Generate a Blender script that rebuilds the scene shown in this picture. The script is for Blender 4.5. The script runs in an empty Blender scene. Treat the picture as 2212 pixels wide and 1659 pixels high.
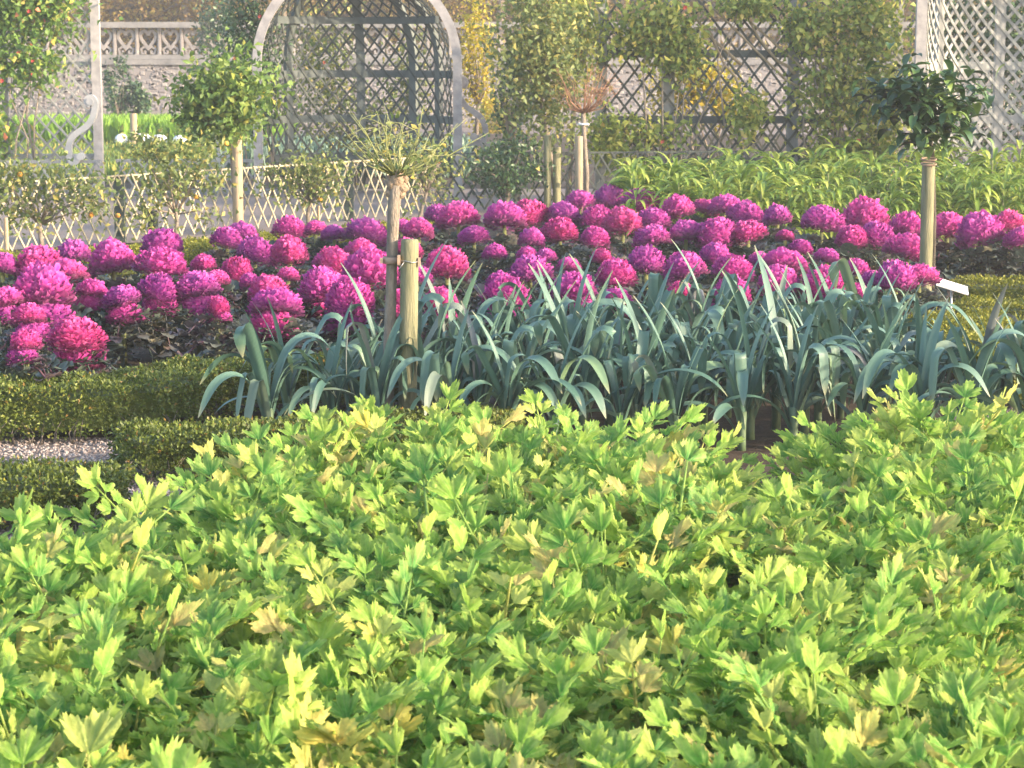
import bpy, math, random
import numpy as np
from mathutils import Vector, Matrix

random.seed(7)
RNG = np.random.default_rng(7)
PI = math.pi
scene = bpy.context.scene
COL = scene.collection

# ------------------------------------------------------------------ camera
CAM_H, FPX, W0, H0, HORIZON = 1.7, 4800.0, 2212.0, 1659.0, 100.0
PITCH = math.atan((H0 / 2 - HORIZON) / FPX)
cam_d = bpy.data.cameras.new('camera')
cam = bpy.data.objects.new('camera', cam_d)
COL.objects.link(cam)
cam.location = (0, 0, CAM_H)
cam.rotation_euler = (PI / 2 - PITCH, 0, 0)
cam_d.sensor_width = 36.0
cam_d.lens = 36.0 * FPX / W0
cam_d.clip_start = 0.1
cam_d.clip_end = 2000
cam_d.dof.use_dof = True
cam_d.dof.focus_distance = 9.0
cam_d.dof.aperture_fstop = 13.0
scene.camera = cam

# ------------------------------------------------------------------ light
SUN_EL, SUN_AZ = math.radians(16), math.radians(111)      # azimuth from +Y towards +X
world = bpy.data.worlds.new('World')
scene.world = world
world.use_nodes = True
wn = world.node_tree
wn.nodes.clear()
sky = wn.nodes.new('ShaderNodeTexSky')
sky.sky_type = 'NISHITA'
sky.sun_disc = False
sky.sun_elevation = SUN_EL
sky.sun_rotation = SUN_AZ
sky.air_density = 1.0
sky.dust_density = 2.0
bg = wn.nodes.new('ShaderNodeBackground')
bg.inputs['Strength'].default_value = 0.15
wo = wn.nodes.new('ShaderNodeOutputWorld')
wn.links.new(sky.outputs[0], bg.inputs[0])
wn.links.new(bg.outputs[0], wo.inputs[0])
tosun = Vector((math.sin(SUN_AZ) * math.cos(SUN_EL), math.cos(SUN_AZ) * math.cos(SUN_EL), math.sin(SUN_EL)))
sun_d = bpy.data.lights.new('sun', 'SUN')
sun_d.energy = 2.5
sun_d.angle = math.radians(1.5)
sun_d.color = (1.0, 0.80, 0.57)
sun = bpy.data.objects.new('sun', sun_d)
COL.objects.link(sun)
sun.rotation_euler = tosun.to_track_quat('Z', 'Y').to_euler()
sun.location = (20, -10, 20)
scene.view_settings.view_transform = 'Standard'
scene.view_settings.look = 'None'
scene.view_settings.gamma = 1.0
scene.view_settings.exposure = 2.12
scene.cycles.max_bounces = 6
scene.cycles.diffuse_bounces = 3
scene.cycles.glossy_bounces = 2
scene.cycles.transmission_bounces = 4

# ------------------------------------------------------------------ pixel -> place helpers
def ray(px, py):
    a, b = (px - W0 / 2) / FPX, (H0 / 2 - py) / FPX
    cp, sp = math.cos(PITCH), math.sin(PITCH)
    return Vector((a, cp + b * sp, -sp + b * cp))
def on_plane(px, py, z=0.0):
    r = ray(px, py)
    t = (z - CAM_H) / r.z
    return Vector((r.x * t, r.y * t, z))
def at_depth(px, py, y):
    r = ray(px, py)
    t = y / r.y
    return Vector((r.x * t, y, CAM_H + r.z * t))
def x_at(px, y):
    return at_depth(px, 700, y).x

# ------------------------------------------------------------------ materials
def new_mat(name):
    m = bpy.data.materials.new(name)
    m.use_nodes = True
    nt = m.node_tree
    for n in list(nt.nodes):
        nt.nodes.remove(n)
    out = nt.nodes.new('ShaderNodeOutputMaterial')
    return m, nt, out
def ramp(nt, stops, interp='LINEAR'):
    r = nt.nodes.new('ShaderNodeValToRGB')
    cr = r.color_ramp
    cr.interpolation = interp
    while len(cr.elements) < len(stops):
        cr.elements.new(0.5)
    for e, (p, c) in zip(cr.elements, stops):
        e.position = p
        e.color = (c[0], c[1], c[2], 1)
    return r
def mixc(nt, fac, a, b, mode='MIX'):
    n = nt.nodes.new('ShaderNodeMix')
    n.data_type = 'RGBA'
    n.blend_type = mode
    for i, v in ((0, fac), (6, a), (7, b)):
        if isinstance(v, (int, float)):
            n.inputs[i].default_value = v
        elif isinstance(v, tuple):
            n.inputs[i].default_value = (v[0], v[1], v[2], 1)
        else:
            nt.links.new(v, n.inputs[i])
    return n.outputs[2]
def mathn(nt, op, a, b=0.0, c=0.0):
    n = nt.nodes.new('ShaderNodeMath')
    n.operation = op
    for i, v in enumerate((a, b, c)):
        if isinstance(v, (int, float)):
            n.inputs[i].default_value = v
        else:
            nt.links.new(v, n.inputs[i])
    return n.outputs[0]
def noise(nt, scale, detail=3.0, coord='Object', rough=0.6, stretch=None):
    tc = nt.nodes.new('ShaderNodeTexCoord')
    n = nt.nodes.new('ShaderNodeTexNoise')
    n.inputs['Scale'].default_value = scale
    n.inputs['Detail'].default_value = detail
    n.inputs['Roughness'].default_value = rough
    if stretch:
        mp = nt.nodes.new('ShaderNodeMapping')
        mp.inputs['Scale'].default_value = stretch
        nt.links.new(tc.outputs[coord], mp.inputs[0])
        nt.links.new(mp.outputs[0], n.inputs[0])
    else:
        nt.links.new(tc.outputs[coord], n.inputs[0])
    return n.outputs[0]
def attr(nt, name):
    a = nt.nodes.new('ShaderNodeAttribute')
    a.attribute_name = name
    return a.outputs['Fac']
def leaf_shader(nt, out, color, rough=0.5, trans=0.3, spec=0.35, tcolor=None):
    p = nt.nodes.new('ShaderNodeBsdfPrincipled')
    p.inputs['Roughness'].default_value = rough
    p.inputs['Specular IOR Level'].default_value = spec
    nt.links.new(color, p.inputs['Base Color'])
    if trans <= 0:
        nt.links.new(p.outputs[0], out.inputs[0])
        return p
    t = nt.nodes.new('ShaderNodeBsdfTranslucent')
    nt.links.new(tcolor if tcolor is not None else color, t.inputs[0])
    mx = nt.nodes.new('ShaderNodeMixShader')
    mx.inputs[0].default_value = trans
    nt.links.new(p.outputs[0], mx.inputs[1])
    nt.links.new(t.outputs[0], mx.inputs[2])
    nt.links.new(mx.outputs[0], out.inputs[0])
    return p
def foliage_mat(name, stops, trans=0.3, rough=0.5, spec=0.35):
    m, nt, out = new_mat(name)
    r = ramp(nt, stops)
    nt.links.new(attr(nt, 'tint'), r.inputs[0])
    leaf_shader(nt, out, r.outputs[0], rough, trans, spec)
    return m
def surface_mat(name, c1, c2, scale=8, rough=0.8, bump=0.3, bscale=None, stretch=None, detail=5, metal=0.0, coord='Object'):
    m, nt, out = new_mat(name)
    n1 = noise(nt, scale, detail, coord, 0.65, stretch)
    r = ramp(nt, [(0.3, c1), (0.7, c2)])
    nt.links.new(n1, r.inputs[0])
    p = nt.nodes.new('ShaderNodeBsdfPrincipled')
    p.inputs['Roughness'].default_value = rough
    p.inputs['Metallic'].default_value = metal
    p.inputs['Specular IOR Level'].default_value = 0.3
    oi = nt.nodes.new('ShaderNodeObjectInfo')
    tone = ramp(nt, [(0, (0.78, 0.78, 0.80)), (1, (1.15, 1.13, 1.10))])
    nt.links.new(oi.outputs['Random'], tone.inputs[0])
    nt.links.new(mixc(nt, 1.0, r.outputs[0], tone.outputs[0], 'MULTIPLY'), p.inputs['Base Color'])
    if bump:
        b = nt.nodes.new('ShaderNodeBump')
        b.inputs['Strength'].default_value = bump
        b.inputs['Distance'].default_value = 0.02
        nt.links.new(noise(nt, bscale or scale * 3, 4, coord, 0.65, stretch), b.inputs['Height'])
        nt.links.new(b.outputs[0], p.inputs['Normal'])
    nt.links.new(p.outputs[0], out.inputs[0])
    return m

M = {}
M['soil'] = surface_mat('soil', (0.035, 0.024, 0.016), (0.085, 0.06, 0.042), 9, 0.95, 0.8, 40)
M['gravel'] = surface_mat('gravel', (0.17, 0.135, 0.12), (0.33, 0.275, 0.245), 60, 0.9, 0.6, 90)
M['pebble'] = None
M['lattice_gold'] = surface_mat('weathered_bamboo_lath', (0.36, 0.31, 0.20), (0.52, 0.46, 0.33), 6, 0.6, 0.2, 30, (8, 8, 1))
M['lattice_grey'] = surface_mat('grey_painted_lath', (0.22, 0.23, 0.225), (0.36, 0.365, 0.36), 6, 0.6, 0.2, 30, (8, 8, 1))
M['lattice_dark'] = surface_mat('dark_green_lath', (0.05, 0.06, 0.055), (0.095, 0.11, 0.10), 6, 0.6, 0.2, 30, (8, 8, 1))
M['frame_dark'] = surface_mat('dark_green_grey_timber', (0.085, 0.105, 0.10), (0.15, 0.17, 0.16), 7, 0.6, 0.2, 30)
M['frame_pale'] = surface_mat('pale_grey_painted_timber', (0.26, 0.25, 0.255), (0.47, 0.44, 0.43), 9, 0.55, 0.15, 30)
M['frame_white'] = surface_mat('white_painted_scroll', (0.32, 0.325, 0.335), (0.46, 0.46, 0.46), 7, 0.5, 0.15, 30)
M['frame_mid'] = surface_mat('mid_grey_painted_timber', (0.26, 0.27, 0.27), (0.38, 0.38, 0.37), 5, 0.55, 0.15, 30)
M['stake'] = surface_mat('treated_round_timber', (0.13, 0.14, 0.075), (0.29, 0.27, 0.165), 5, 0.75, 0.5, 22, (6, 6, 0.7))
M['stake_pale'] = surface_mat('pale_round_timber', (0.28, 0.21, 0.135), (0.45, 0.36, 0.245), 5, 0.75, 0.4, 22, (6, 6, 0.8))
M['bark'] = surface_mat('grey_brown_bark', (0.17, 0.14, 0.11), (0.34, 0.29, 0.24), 14, 0.9, 0.8, 30, (3, 3, 0.8))
M['bark_knot'] = surface_mat('knotty_bark', (0.11, 0.085, 0.06), (0.38, 0.28, 0.20), 22, 0.9, 1.0, 40)
M['bark_dark'] = surface_mat('dark_bark', (0.05, 0.045, 0.038), (0.12, 0.10, 0.08), 14, 0.9, 0.8, 30, (3, 3, 0.8))
M['post_dark'] = surface_mat('dark_green_post', (0.035, 0.05, 0.045), (0.07, 0.09, 0.08), 8, 0.7, 0.3)
M['strap'] = surface_mat('tan_rubber_strap', (0.33, 0.22, 0.16), (0.45, 0.32, 0.24), 20, 0.6, 0.1)
M['wire'] = surface_mat('galvanised_wire', (0.35, 0.36, 0.36), (0.5, 0.5, 0.5), 20, 0.4, 0, metal=0.8)
M['twig_green'] = surface_mat('green_twig', (0.14, 0.17, 0.06), (0.25, 0.26, 0.11), 12, 0.6, 0)
M['twig_red'] = surface_mat('red_brown_twig', (0.20, 0.10, 0.06), (0.34, 0.19, 0.12), 12, 0.6, 0)
M['stone'] = surface_mat('weathered_limestone', (0.24, 0.22, 0.215), (0.37, 0.34, 0.325), 3, 0.9, 0.4, 20)
M['stone_dark'] = surface_mat('stained_coping_stone', (0.13, 0.13, 0.135), (0.26, 0.25, 0.25), 4, 0.9, 0.4, 20)
M['mortar'] = surface_mat('lime_mortar_render', (0.22, 0.20, 0.20), (0.32, 0.295, 0.29), 4, 0.95, 0.6, 25)
M['white_stone'] = surface_mat('whitewashed_stone', (0.70, 0.68, 0.64), (0.82, 0.80, 0.77), 4, 0.8, 0.3)
M['white_paint'] = surface_mat('white_label_board', (0.78, 0.78, 0.78), (0.84, 0.84, 0.84), 4, 0.4, 0)
M['apple'] = surface_mat('yellow_orange_fruit', (0.60, 0.22, 0.04), (0.70, 0.38, 0.06), 3, 0.4, 0)
M['rose'] = surface_mat('red_rose_petal', (0.55, 0.05, 0.05), (0.60, 0.14, 0.10), 6, 0.6, 0)

M['box'] = foliage_mat('box_leaf', [(0.0, (0.061, 0.081, 0.016)), (0.55, (0.115, 0.155, 0.027)), (0.9, (0.203, 0.236, 0.041)), (1.0, (0.297, 0.162, 0.041))], 0.2, 0.45)
M['box_sun_tint'] = foliage_mat('sunny_box_leaf', [(0.0, (0.112, 0.125, 0.015)), (0.6, (0.213, 0.225, 0.025)), (1.0, (0.338, 0.300, 0.037))], 0.25, 0.5)  # brighter copy of the box leaf, with sunlight put into its colour
M['tree_leaf'] = foliage_mat('fruit_tree_leaf', [(0.0, (0.068, 0.128, 0.034)), (0.6, (0.153, 0.248, 0.051)), (0.85, (0.307, 0.341, 0.068)), (1.0, (0.546, 0.375, 0.068))], 0.35)
M['olive_leaf'] = foliage_mat('olive_tree_leaf', [(0.0, (0.086, 0.144, 0.048)), (0.6, (0.211, 0.250, 0.077)), (1.0, (0.538, 0.422, 0.115))], 0.35)
M['gold_leaf'] = foliage_mat('autumn_gold_leaf', [(0.0, (0.177, 0.202, 0.025)), (0.5, (0.455, 0.380, 0.037)), (1.0, (0.695, 0.455, 0.051))], 0.4)
M['rose_leaf'] = foliage_mat('climbing_rose_leaf', [(0.0, (0.095, 0.179, 0.042)), (0.55, (0.190, 0.317, 0.064)), (0.85, (0.422, 0.422, 0.085)), (0.97, (0.750, 0.464, 0.106)), (1.0, (0.750, 0.253, 0.127))], 0.35)
M['climber_sun_tint'] = foliage_mat('sunlit_climber_leaf', [(0.0, (0.109, 0.187, 0.047)), (0.45, (0.312, 0.390, 0.078)), (0.8, (0.655, 0.593, 0.140)), (1.0, (0.750, 0.562, 0.187))], 0.4)  # golden sunlight is painted into these leaf colours
M['dark_leaf'] = foliage_mat('glossy_dark_leaf', [(0.0, (0.024, 0.054, 0.024)), (0.7, (0.054, 0.115, 0.041)), (1.0, (0.149, 0.230, 0.054))], 0.2, 0.4, 0.5)
M['brown_leaf'] = foliage_mat('copper_hedge_leaf', [(0.0, (0.131, 0.084, 0.037)), (0.5, (0.318, 0.206, 0.066)), (0.85, (0.374, 0.337, 0.074)), (1.0, (0.750, 0.524, 0.187))], 0.35)
M['lush'] = foliage_mat('lush_lance_leaf', [(0.0, (0.11, 0.20, 0.035)), (0.6, (0.25, 0.36, 0.06)), (1.0, (0.46, 0.50, 0.11))], 0.35)
M['lawn'] = foliage_mat('bright_lawn_blade', [(0.0, (0.108, 0.228, 0.024)), (1.0, (0.288, 0.480, 0.048))], 0.35)
M['bluegreen'] = foliage_mat('blue_green_cabbage_leaf', [(0.0, (0.072, 0.132, 0.108)), (1.0, (0.180, 0.276, 0.204))], 0.2)
def gravel_stone():
    m, nt, out = new_mat('gravel_stone')
    r = ramp(nt, [(0, (0.13, 0.10, 0.09)), (0.5, (0.27, 0.22, 0.195)), (1, (0.44, 0.38, 0.34))])
    nt.links.new(attr(nt, 'tint'), r.inputs[0])
    leaf_shader(nt, out, r.outputs[0], 0.9, 0)
    return m
M['pebble'] = gravel_stone()
M['rubble'] = foliage_mat('rubble_wall_stone', [(0, (0.18, 0.16, 0.16)), (0.6, (0.26, 0.24, 0.24)), (1, (0.36, 0.33, 0.315))], 0, 0.95, 0.2)

def celery_mat():
    m, nt, out = new_mat('celery_leaf')
    oi = nt.nodes.new('ShaderNodeObjectInfo')
    r = ramp(nt, [(0.0, (0.11, 0.30, 0.07)), (0.28, (0.17, 0.39, 0.07)), (0.50, (0.24, 0.44, 0.07)),
                  (0.68, (0.30, 0.47, 0.08)), (0.84, (0.40, 0.50, 0.11)), (0.92, (0.60, 0.58, 0.20)),
                  (0.965, (0.68, 0.54, 0.11)), (1.0, (0.58, 0.46, 0.20))])
    jit = mathn(nt, 'MULTIPLY_ADD', attr(nt, 'tint'), 0.30, -0.15)
    sep = nt.nodes.new('ShaderNodeSeparateColor')
    nt.links.new(oi.outputs['Color'], sep.inputs[0])                # red of the object colour: how ripe this leaf is
    f = mathn(nt, 'ADD', sep.outputs[0], jit)
    nt.links.new(f, r.inputs[0])
    n1 = noise(nt, 28, 4)
    e = attr(nt, 'edge')
    ef = mathn(nt, 'MULTIPLY', e, mathn(nt, 'MULTIPLY_ADD', n1, 1.5, -0.35))
    c = mixc(nt, ef, r.outputs[0], (0.56, 0.60, 0.16))
    an = attr(nt, 'low')                                       # pale veins fanning from the leaflet base
    wv = mathn(nt, 'POWER', mathn(nt, 'ABSOLUTE', mathn(nt, 'SINE', mathn(nt, 'MULTIPLY_ADD', an, 18.85, 1.5708 - 9.425))), 14.0)
    c = mixc(nt, mathn(nt, 'MULTIPLY', wv, 0.38), c, (0.46, 0.56, 0.20))
    sp = ramp(nt, [(0.70, (0, 0, 0)), (0.76, (1, 1, 1))])
    nt.links.new(noise(nt, 70, 2), sp.inputs[0])
    c = mixc(nt, mathn(nt, 'MULTIPLY', sp.outputs[0], 0.55), c, (0.30, 0.20, 0.07))
    dk = ramp(nt, [(0.35, (0.72, 0.80, 0.72)), (0.65, (1.1, 1.08, 1.0))])
    nt.links.new(noise(nt, 55, 3), dk.inputs[0])
    c = mixc(nt, 1.0, c, dk.outputs[0], 'MULTIPLY')
    p = leaf_shader(nt, out, c, 0.55, 0.5, 0.25)
    b = nt.nodes.new('ShaderNodeBump')
    b.inputs['Strength'].default_value = 0.6
    b.inputs['Distance'].default_value = 0.006
    nt.links.new(noise(nt, 120, 2), b.inputs['Height'])
    nt.links.new(b.outputs[0], p.inputs['Normal'])
    return m
M['celery'] = celery_mat()

def leek_mat():
    m, nt, out = new_mat('leek_leaf')
    oi = nt.nodes.new('ShaderNodeObjectInfo')
    r = ramp(nt, [(0.0, (0.045, 0.115, 0.075)), (0.4, (0.07, 0.15, 0.105)), (0.78, (0.10, 0.185, 0.145)), (0.90, (0.15, 0.24, 0.10)), (1.0, (0.14, 0.13, 0.16))])
    nt.links.new(oi.outputs['Random'], r.inputs[0])
    # veins run along the leaf: attribute 'across' 0..1
    w = mathn(nt, 'SINE', mathn(nt, 'MULTIPLY', attr(nt, 'edge'), 70.0))
    n1 = noise(nt, 6, 3)
    bl = mathn(nt, 'MULTIPLY_ADD', n1, 0.5, -0.10)
    c = mixc(nt, bl, r.outputs[0], (0.13, 0.21, 0.20))
    t = attr(nt, 'tint')
    tip = ramp(nt, [(0.90, (0, 0, 0)), (1.0, (1, 1, 1))])
    nt.links.new(t, tip.inputs[0])
    c = mixc(nt, mathn(nt, 'MULTIPLY', tip.outputs[0], 0.7), c, (0.36, 0.32, 0.18))
    vein = mathn(nt, 'MULTIPLY_ADD', w, 0.06, 0.06)
    c = mixc(nt, vein, c, (0.26, 0.36, 0.30))
    p = leaf_shader(nt, out, c, 0.42, 0.15, 0.45)
    b = nt.nodes.new('ShaderNodeBump')
    b.inputs['Strength'].default_value = 0.25
    b.inputs['Distance'].default_value = 0.002
    nt.links.new(w, b.inputs['Height'])
    nt.links.new(b.outputs[0], p.inputs['Normal'])
    return m
M['leek'] = leek_mat()
M['leek_stem'] = surface_mat('leek_stem', (0.07, 0.12, 0.07), (0.14, 0.20, 0.11), 5, 0.5, 0.1)

def kale_mat():
    m, nt, out = new_mat('kale_head_leaf')
    oi = nt.nodes.new('ShaderNodeObjectInfo')
    r = ramp(nt, [(0.0, (0.30, 0.03, 0.29)), (0.3, (0.44, 0.035, 0.32)), (0.75, (0.53, 0.035, 0.29)), (1.0, (0.52, 0.03, 0.20))])
    f = mathn(nt, 'ADD', oi.outputs['Random'], mathn(nt, 'MULTIPLY_ADD', attr(nt, 'tint'), 0.3, -0.15))
    nt.links.new(f, r.inputs[0])
    e = attr(nt, 'edge')
    c = mixc(nt, mathn(nt, 'MULTIPLY', mathn(nt, 'POWER', e, 3.0), 0.42), r.outputs[0], (0.76, 0.20, 0.50))
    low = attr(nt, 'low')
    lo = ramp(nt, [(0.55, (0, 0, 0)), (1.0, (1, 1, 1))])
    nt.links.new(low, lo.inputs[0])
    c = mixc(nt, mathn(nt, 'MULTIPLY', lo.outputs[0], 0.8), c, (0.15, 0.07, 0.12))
    leaf_shader(nt, out, c, 0.5, 0.28, 0.3)
    return m
M['kale'] = kale_mat()
def kale_low_mat():
    m, nt, out = new_mat('kale_outer_leaf')
    oi = nt.nodes.new('ShaderNodeObjectInfo')
    r = ramp(nt, [(0.0, (0.045, 0.07, 0.06)), (0.5, (0.075, 0.105, 0.08)), (0.8, (0.085, 0.06, 0.08)), (0.93, (0.14, 0.05, 0.10)), (1.0, (0.28, 0.26, 0.15))])
    nt.links.new(oi.outputs['Random'], r.inputs[0])
    c = mixc(nt, mathn(nt, 'MULTIPLY', attr(nt, 'edge'), 0.35), r.outputs[0], (0.19, 0.21, 0.16))
    leaf_shader(nt, out, c, 0.5, 0.15, 0.35)
    return m
M['kale_low'] = kale_low_mat()

# ------------------------------------------------------------------ object helpers
def link(o, parent=None):
    COL.objects.link(o)
    if parent is not None:
        o.parent = parent
    return o
def tag(o, label=None, cat=None, group=None, kind=None):
    if label: o['label'] = label
    if cat: o['category'] = cat
    if group: o['group'] = group
    if kind: o['kind'] = kind
    return o
def empty(name, loc, rz=0.0):
    o = bpy.data.objects.new(name, None)
    o.empty_display_size = 0.1
    o.location = loc
    o.rotation_euler = (0, 0, rz)
    return link(o)
class MB:
    def __init__(s):
        s.v, s.f, s.t, s.e, s.l = [], [], [], [], []
    def add(s, vs, fs, tint=0.5, edge=0.0, low=0.0):
        o = len(s.v)
        s.v += [tuple(p) for p in vs]
        s.f += [tuple(i + o for i in f) for f in fs]
        n = len(vs)
        s.t += list(tint) if hasattr(tint, '__len__') else [tint] * n
        s.e += list(edge) if hasattr(edge, '__len__') else [edge] * n
        s.l += list(low) if hasattr(low, '__len__') else [low] * n
    def mesh(s, name, mat, smooth=True, attrs=False):
        me = bpy.data.meshes.new(name)
        me.from_pydata(s.v, [], s.f)
        if mat: me.materials.append(mat)
        if smooth:
            me.polygons.foreach_set('use_smooth', [True] * len(me.polygons))
        if attrs:
            for nm, arr in (('tint', s.t), ('edge', s.e), ('low', s.l)):
                a = me.attributes.new(nm, 'FLOAT', 'POINT')
                a.data.foreach_set('value', arr)
        me.update()
        return me
    def build(s, name, mat, parent=None, smooth=True, attrs=False):
        return link(bpy.data.objects.new(name, s.mesh(name, mat, smooth, attrs)), parent)
    def box(s, c, sx, sy, sz):
        x, y, z = c
        vs = [(x + a * sx / 2, y + b * sy / 2, z + d * sz / 2) for a in (-1, 1) for b in (-1, 1) for d in (-1, 1)]
        s.add(vs, [(0, 1, 3, 2), (4, 6, 7, 5), (0, 4, 5, 1), (2, 3, 7, 6), (0, 2, 6, 4), (1, 5, 7, 3)])
    def tube(s, pts, radii, n=6, cap=True, jit=0.0):
        pts = [Vector(p) for p in pts]
        if not hasattr(radii, '__len__'): radii = [radii] * len(pts)
        vs, fs = [], []
        ref = Vector((0.31, 0.85, 0.42)).normalized()
        for i, p in enumerate(pts):
            d = (pts[min(i + 1, len(pts) - 1)] - pts[max(i - 1, 0)]).normalized()
            u = d.cross(ref)
            if u.length < 0.05: u = d.cross(Vector((1, 0, 0)))
            u.normalize(); w = d.cross(u)
            for k in range(n):
                a = 2 * PI * k / n
                r = radii[i] * (1 + random.uniform(-jit, jit))
                vs.append(p + (u * math.cos(a) + w * math.sin(a)) * r)
        for i in range(len(pts) - 1):
            for k in range(n):
                fs.append((i * n + k, i * n + (k + 1) % n, (i + 1) * n + (k + 1) % n, (i + 1) * n + k))
        if cap:
            fs.append(tuple(range(n - 1, -1, -1)))
            fs.append(tuple((len(pts) - 1) * n + k for k in range(n)))
        s.add(vs, fs)
    def sweep(s, pts, w, t, side):
        """rectangular bar along pts; side(i, tangent) gives the direction across the width"""
        pts = [Vector(p) for p in pts]
        vs, fs = [], []
        for i, p in enumerate(pts):
            d = (pts[min(i + 1, len(pts) - 1)] - pts[max(i - 1, 0)]).normalized()
            b = side(i, d).normalized()
            a = d.cross(b).normalized()
            for sa, sb in ((-1, -1), (1, -1), (1, 1), (-1, 1)):
                vs.append(p + a * sa * w / 2 + b * sb * t / 2)
        for i in range(len(pts) - 1):
            for k in range(4):
                fs.append((i * 4 + k, i * 4 + (k + 1) % 4, (i + 1) * 4 + (k + 1) % 4, (i + 1) * 4 + k))
        fs.append((3, 2, 1, 0)); q = (len(pts) - 1) * 4
        fs.append((q, q + 1, q + 2, q + 3))
        s.add(vs, fs)

def fast_mesh(name, V, F, mat, tint, smooth=True):
    me = bpy.data.meshes.new(name)
    nv, nf = len(V), len(F)
    me.vertices.add(nv)
    me.vertices.foreach_set('co', np.asarray(V, dtype=np.float32).ravel())
    k = F.shape[1]
    me.loops.add(nf * k)
    me.loops.foreach_set('vertex_index', F.astype(np.int32).ravel())
    me.polygons.add(nf)
    me.polygons.foreach_set('loop_start', np.arange(0, nf * k, k, dtype=np.int32))
    me.polygons.foreach_set('use_smooth', np.full(nf, smooth))
    me.materials.append(mat)
    a = me.attributes.new('tint', 'FLOAT', 'POINT')
    a.data.foreach_set('value', np.asarray(tint, dtype=np.float32))
    me.update()
    me.validate()
    return me
def unit(a):
    return a / np.maximum(np.linalg.norm(a, axis=1, keepdims=True), 1e-9)
def leaf_mesh(name, P, D, N, L, Wd, mat, tint=None, fold=0.25, curl=0.2):
    """n separate bent leaves, 4 triangles each"""
    n = len(P)
    D = unit(D); S = unit(np.cross(D, N)); N = np.cross(S, D)
    L = L[:, None]; Wd = Wd[:, None]
    b = P
    m = P + D * L * 0.5
    l = P + D * L * 0.42 - S * Wd * 0.5 + N * Wd * fold
    r = P + D * L * 0.42 + S * Wd * 0.5 + N * Wd * fold
    t = P + D * L - N * L * curl
    V = np.stack([b, l, m, r, t], 1).reshape(-1, 3)
    o = (np.arange(n) * 5)[:, None]
    F = np.concatenate([o + np.array([[0, 3, 2]]), o + np.array([[0, 2, 1]]), o + np.array([[2, 3, 4]]), o + np.array([[2, 4, 1]])], 0)
    if tint is None: tint = RNG.random(n)
    return fast_mesh(name, V, F, mat, np.repeat(tint, 5))
def rand_dirs(n, bias=(0, 0, 0), spread=1.0):
    return unit(RNG.normal(size=(n, 3)) * spread + np.array(bias))
def clump_points(n, center, radii, clumps=26, tight=0.22, shell=0.55):
    """points gathered in uneven clumps inside an ellipsoid"""
    c = RNG.normal(size=(clumps, 3)); c = unit(c) * (RNG.random((clumps, 1)) * (1 - shell) + shell) ** 0.8
    w = RNG.random(clumps) + 0.25
    idx = RNG.choice(clumps, n, p=w / w.sum())
    p = c[idx] * 0.86 + RNG.normal(size=(n, 3)) * tight
    return p * np.array(radii) + np.array(center), c * 0.86 * np.array(radii) + np.array(center)
def foliage(name, parent, P, mat, L=0.05, Wd=0.03, bias=(0, 0, -0.3), nb=(0, 0, 0.6), tint=None, curl=0.2):
    n = len(P)
    me = leaf_mesh(name, P, rand_dirs(n, bias), rand_dirs(n, nb), L * RNG.uniform(0.6, 1.3, n), Wd * RNG.uniform(0.7, 1.25, n), mat, tint, curl=curl)
    return tag(link(bpy.data.objects.new(name, me), parent), kind='stuff')

# ------------------------------------------------------------------ the setting
def sheet(name, pts, z, mat):
    mb = MB()
    mb.add([(p[0], p[1], z) for p in pts], [tuple(range(len(pts)))])
    o = mb.build(name, mat, smooth=False)
    return tag(o, kind='structure')
sheet('ground', [(-150, -60), (150, -60), (150, 240), (-150, 240)], 0.0, M['soil'])
def G(px, py): return on_plane(px, py, 0.0)
# near gravel walk between the low hedges
sheet('gravel_path', [(-6, 7.2), (-1.2, 7.2), (-1.35, 9.6), (-6, 9.6)], 0.004, M['gravel'])
sheet('gravel_path', [(1.9, 9.0), (6, 9.0), (6, 12.0), (3.2, 12.6), (2.05, 10.5)], 0.004, M['gravel'])
# walk behind the bamboo fence
sheet('gravel_path', [(-16, 18.6), (-4.6, 18.4), (2.0, 23.4), (14, 24.6), (14, 26.8), (-16, 26.8)], 0.004, M['gravel'])
# back walk near the terrace wall
sheet('gravel_path', [(-20, 43.5), (20, 43.5), (20, 47.4), (-20, 47.4)], 0.004, M['gravel'])

def pebbles(name, x0, x1, y0, y1, n, r):
    P = np.stack([RNG.uniform(x0, x1, n), RNG.uniform(y0, y1, n), np.full(n, 0.006)], 1)
    R = r * RNG.uniform(0.5, 1.3, (n, 1))
    dirs = np.array([[1, 0, 0], [0, 1, 0], [-1, 0, 0], [0, -1, 0], [0, 0, 0.7], [0, 0, -0.5]])
    V = (P[:, None, :] + dirs[None] * R[:, None, :] * RNG.uniform(0.6, 1.2, (n, 6, 1))).reshape(-1, 3)
    o = (np.arange(n) * 6)[:, None]
    F = np.concatenate([o + np.array([[a, b, c]]) for a, b, c in ((0, 1, 4), (1, 2, 4), (2, 3, 4), (3, 0, 4), (1, 0, 5), (2, 1, 5), (3, 2, 5), (0, 3, 5))], 0)
    ob = link(bpy.data.objects.new(name, fast_mesh(name, V, F, M['pebble'], np.repeat(RNG.random(n), 6), False)))
    return tag(ob, 'loose pinkish grey gravel strewn on the path', 'gravel', kind='stuff')
pebbles('gravel', -3.2, -1.30, 7.25, 9.58, 13000, 0.010)
pebbles('gravel', 2.05, 3.6, 9.3, 11.8, 5000, 0.010)

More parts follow.
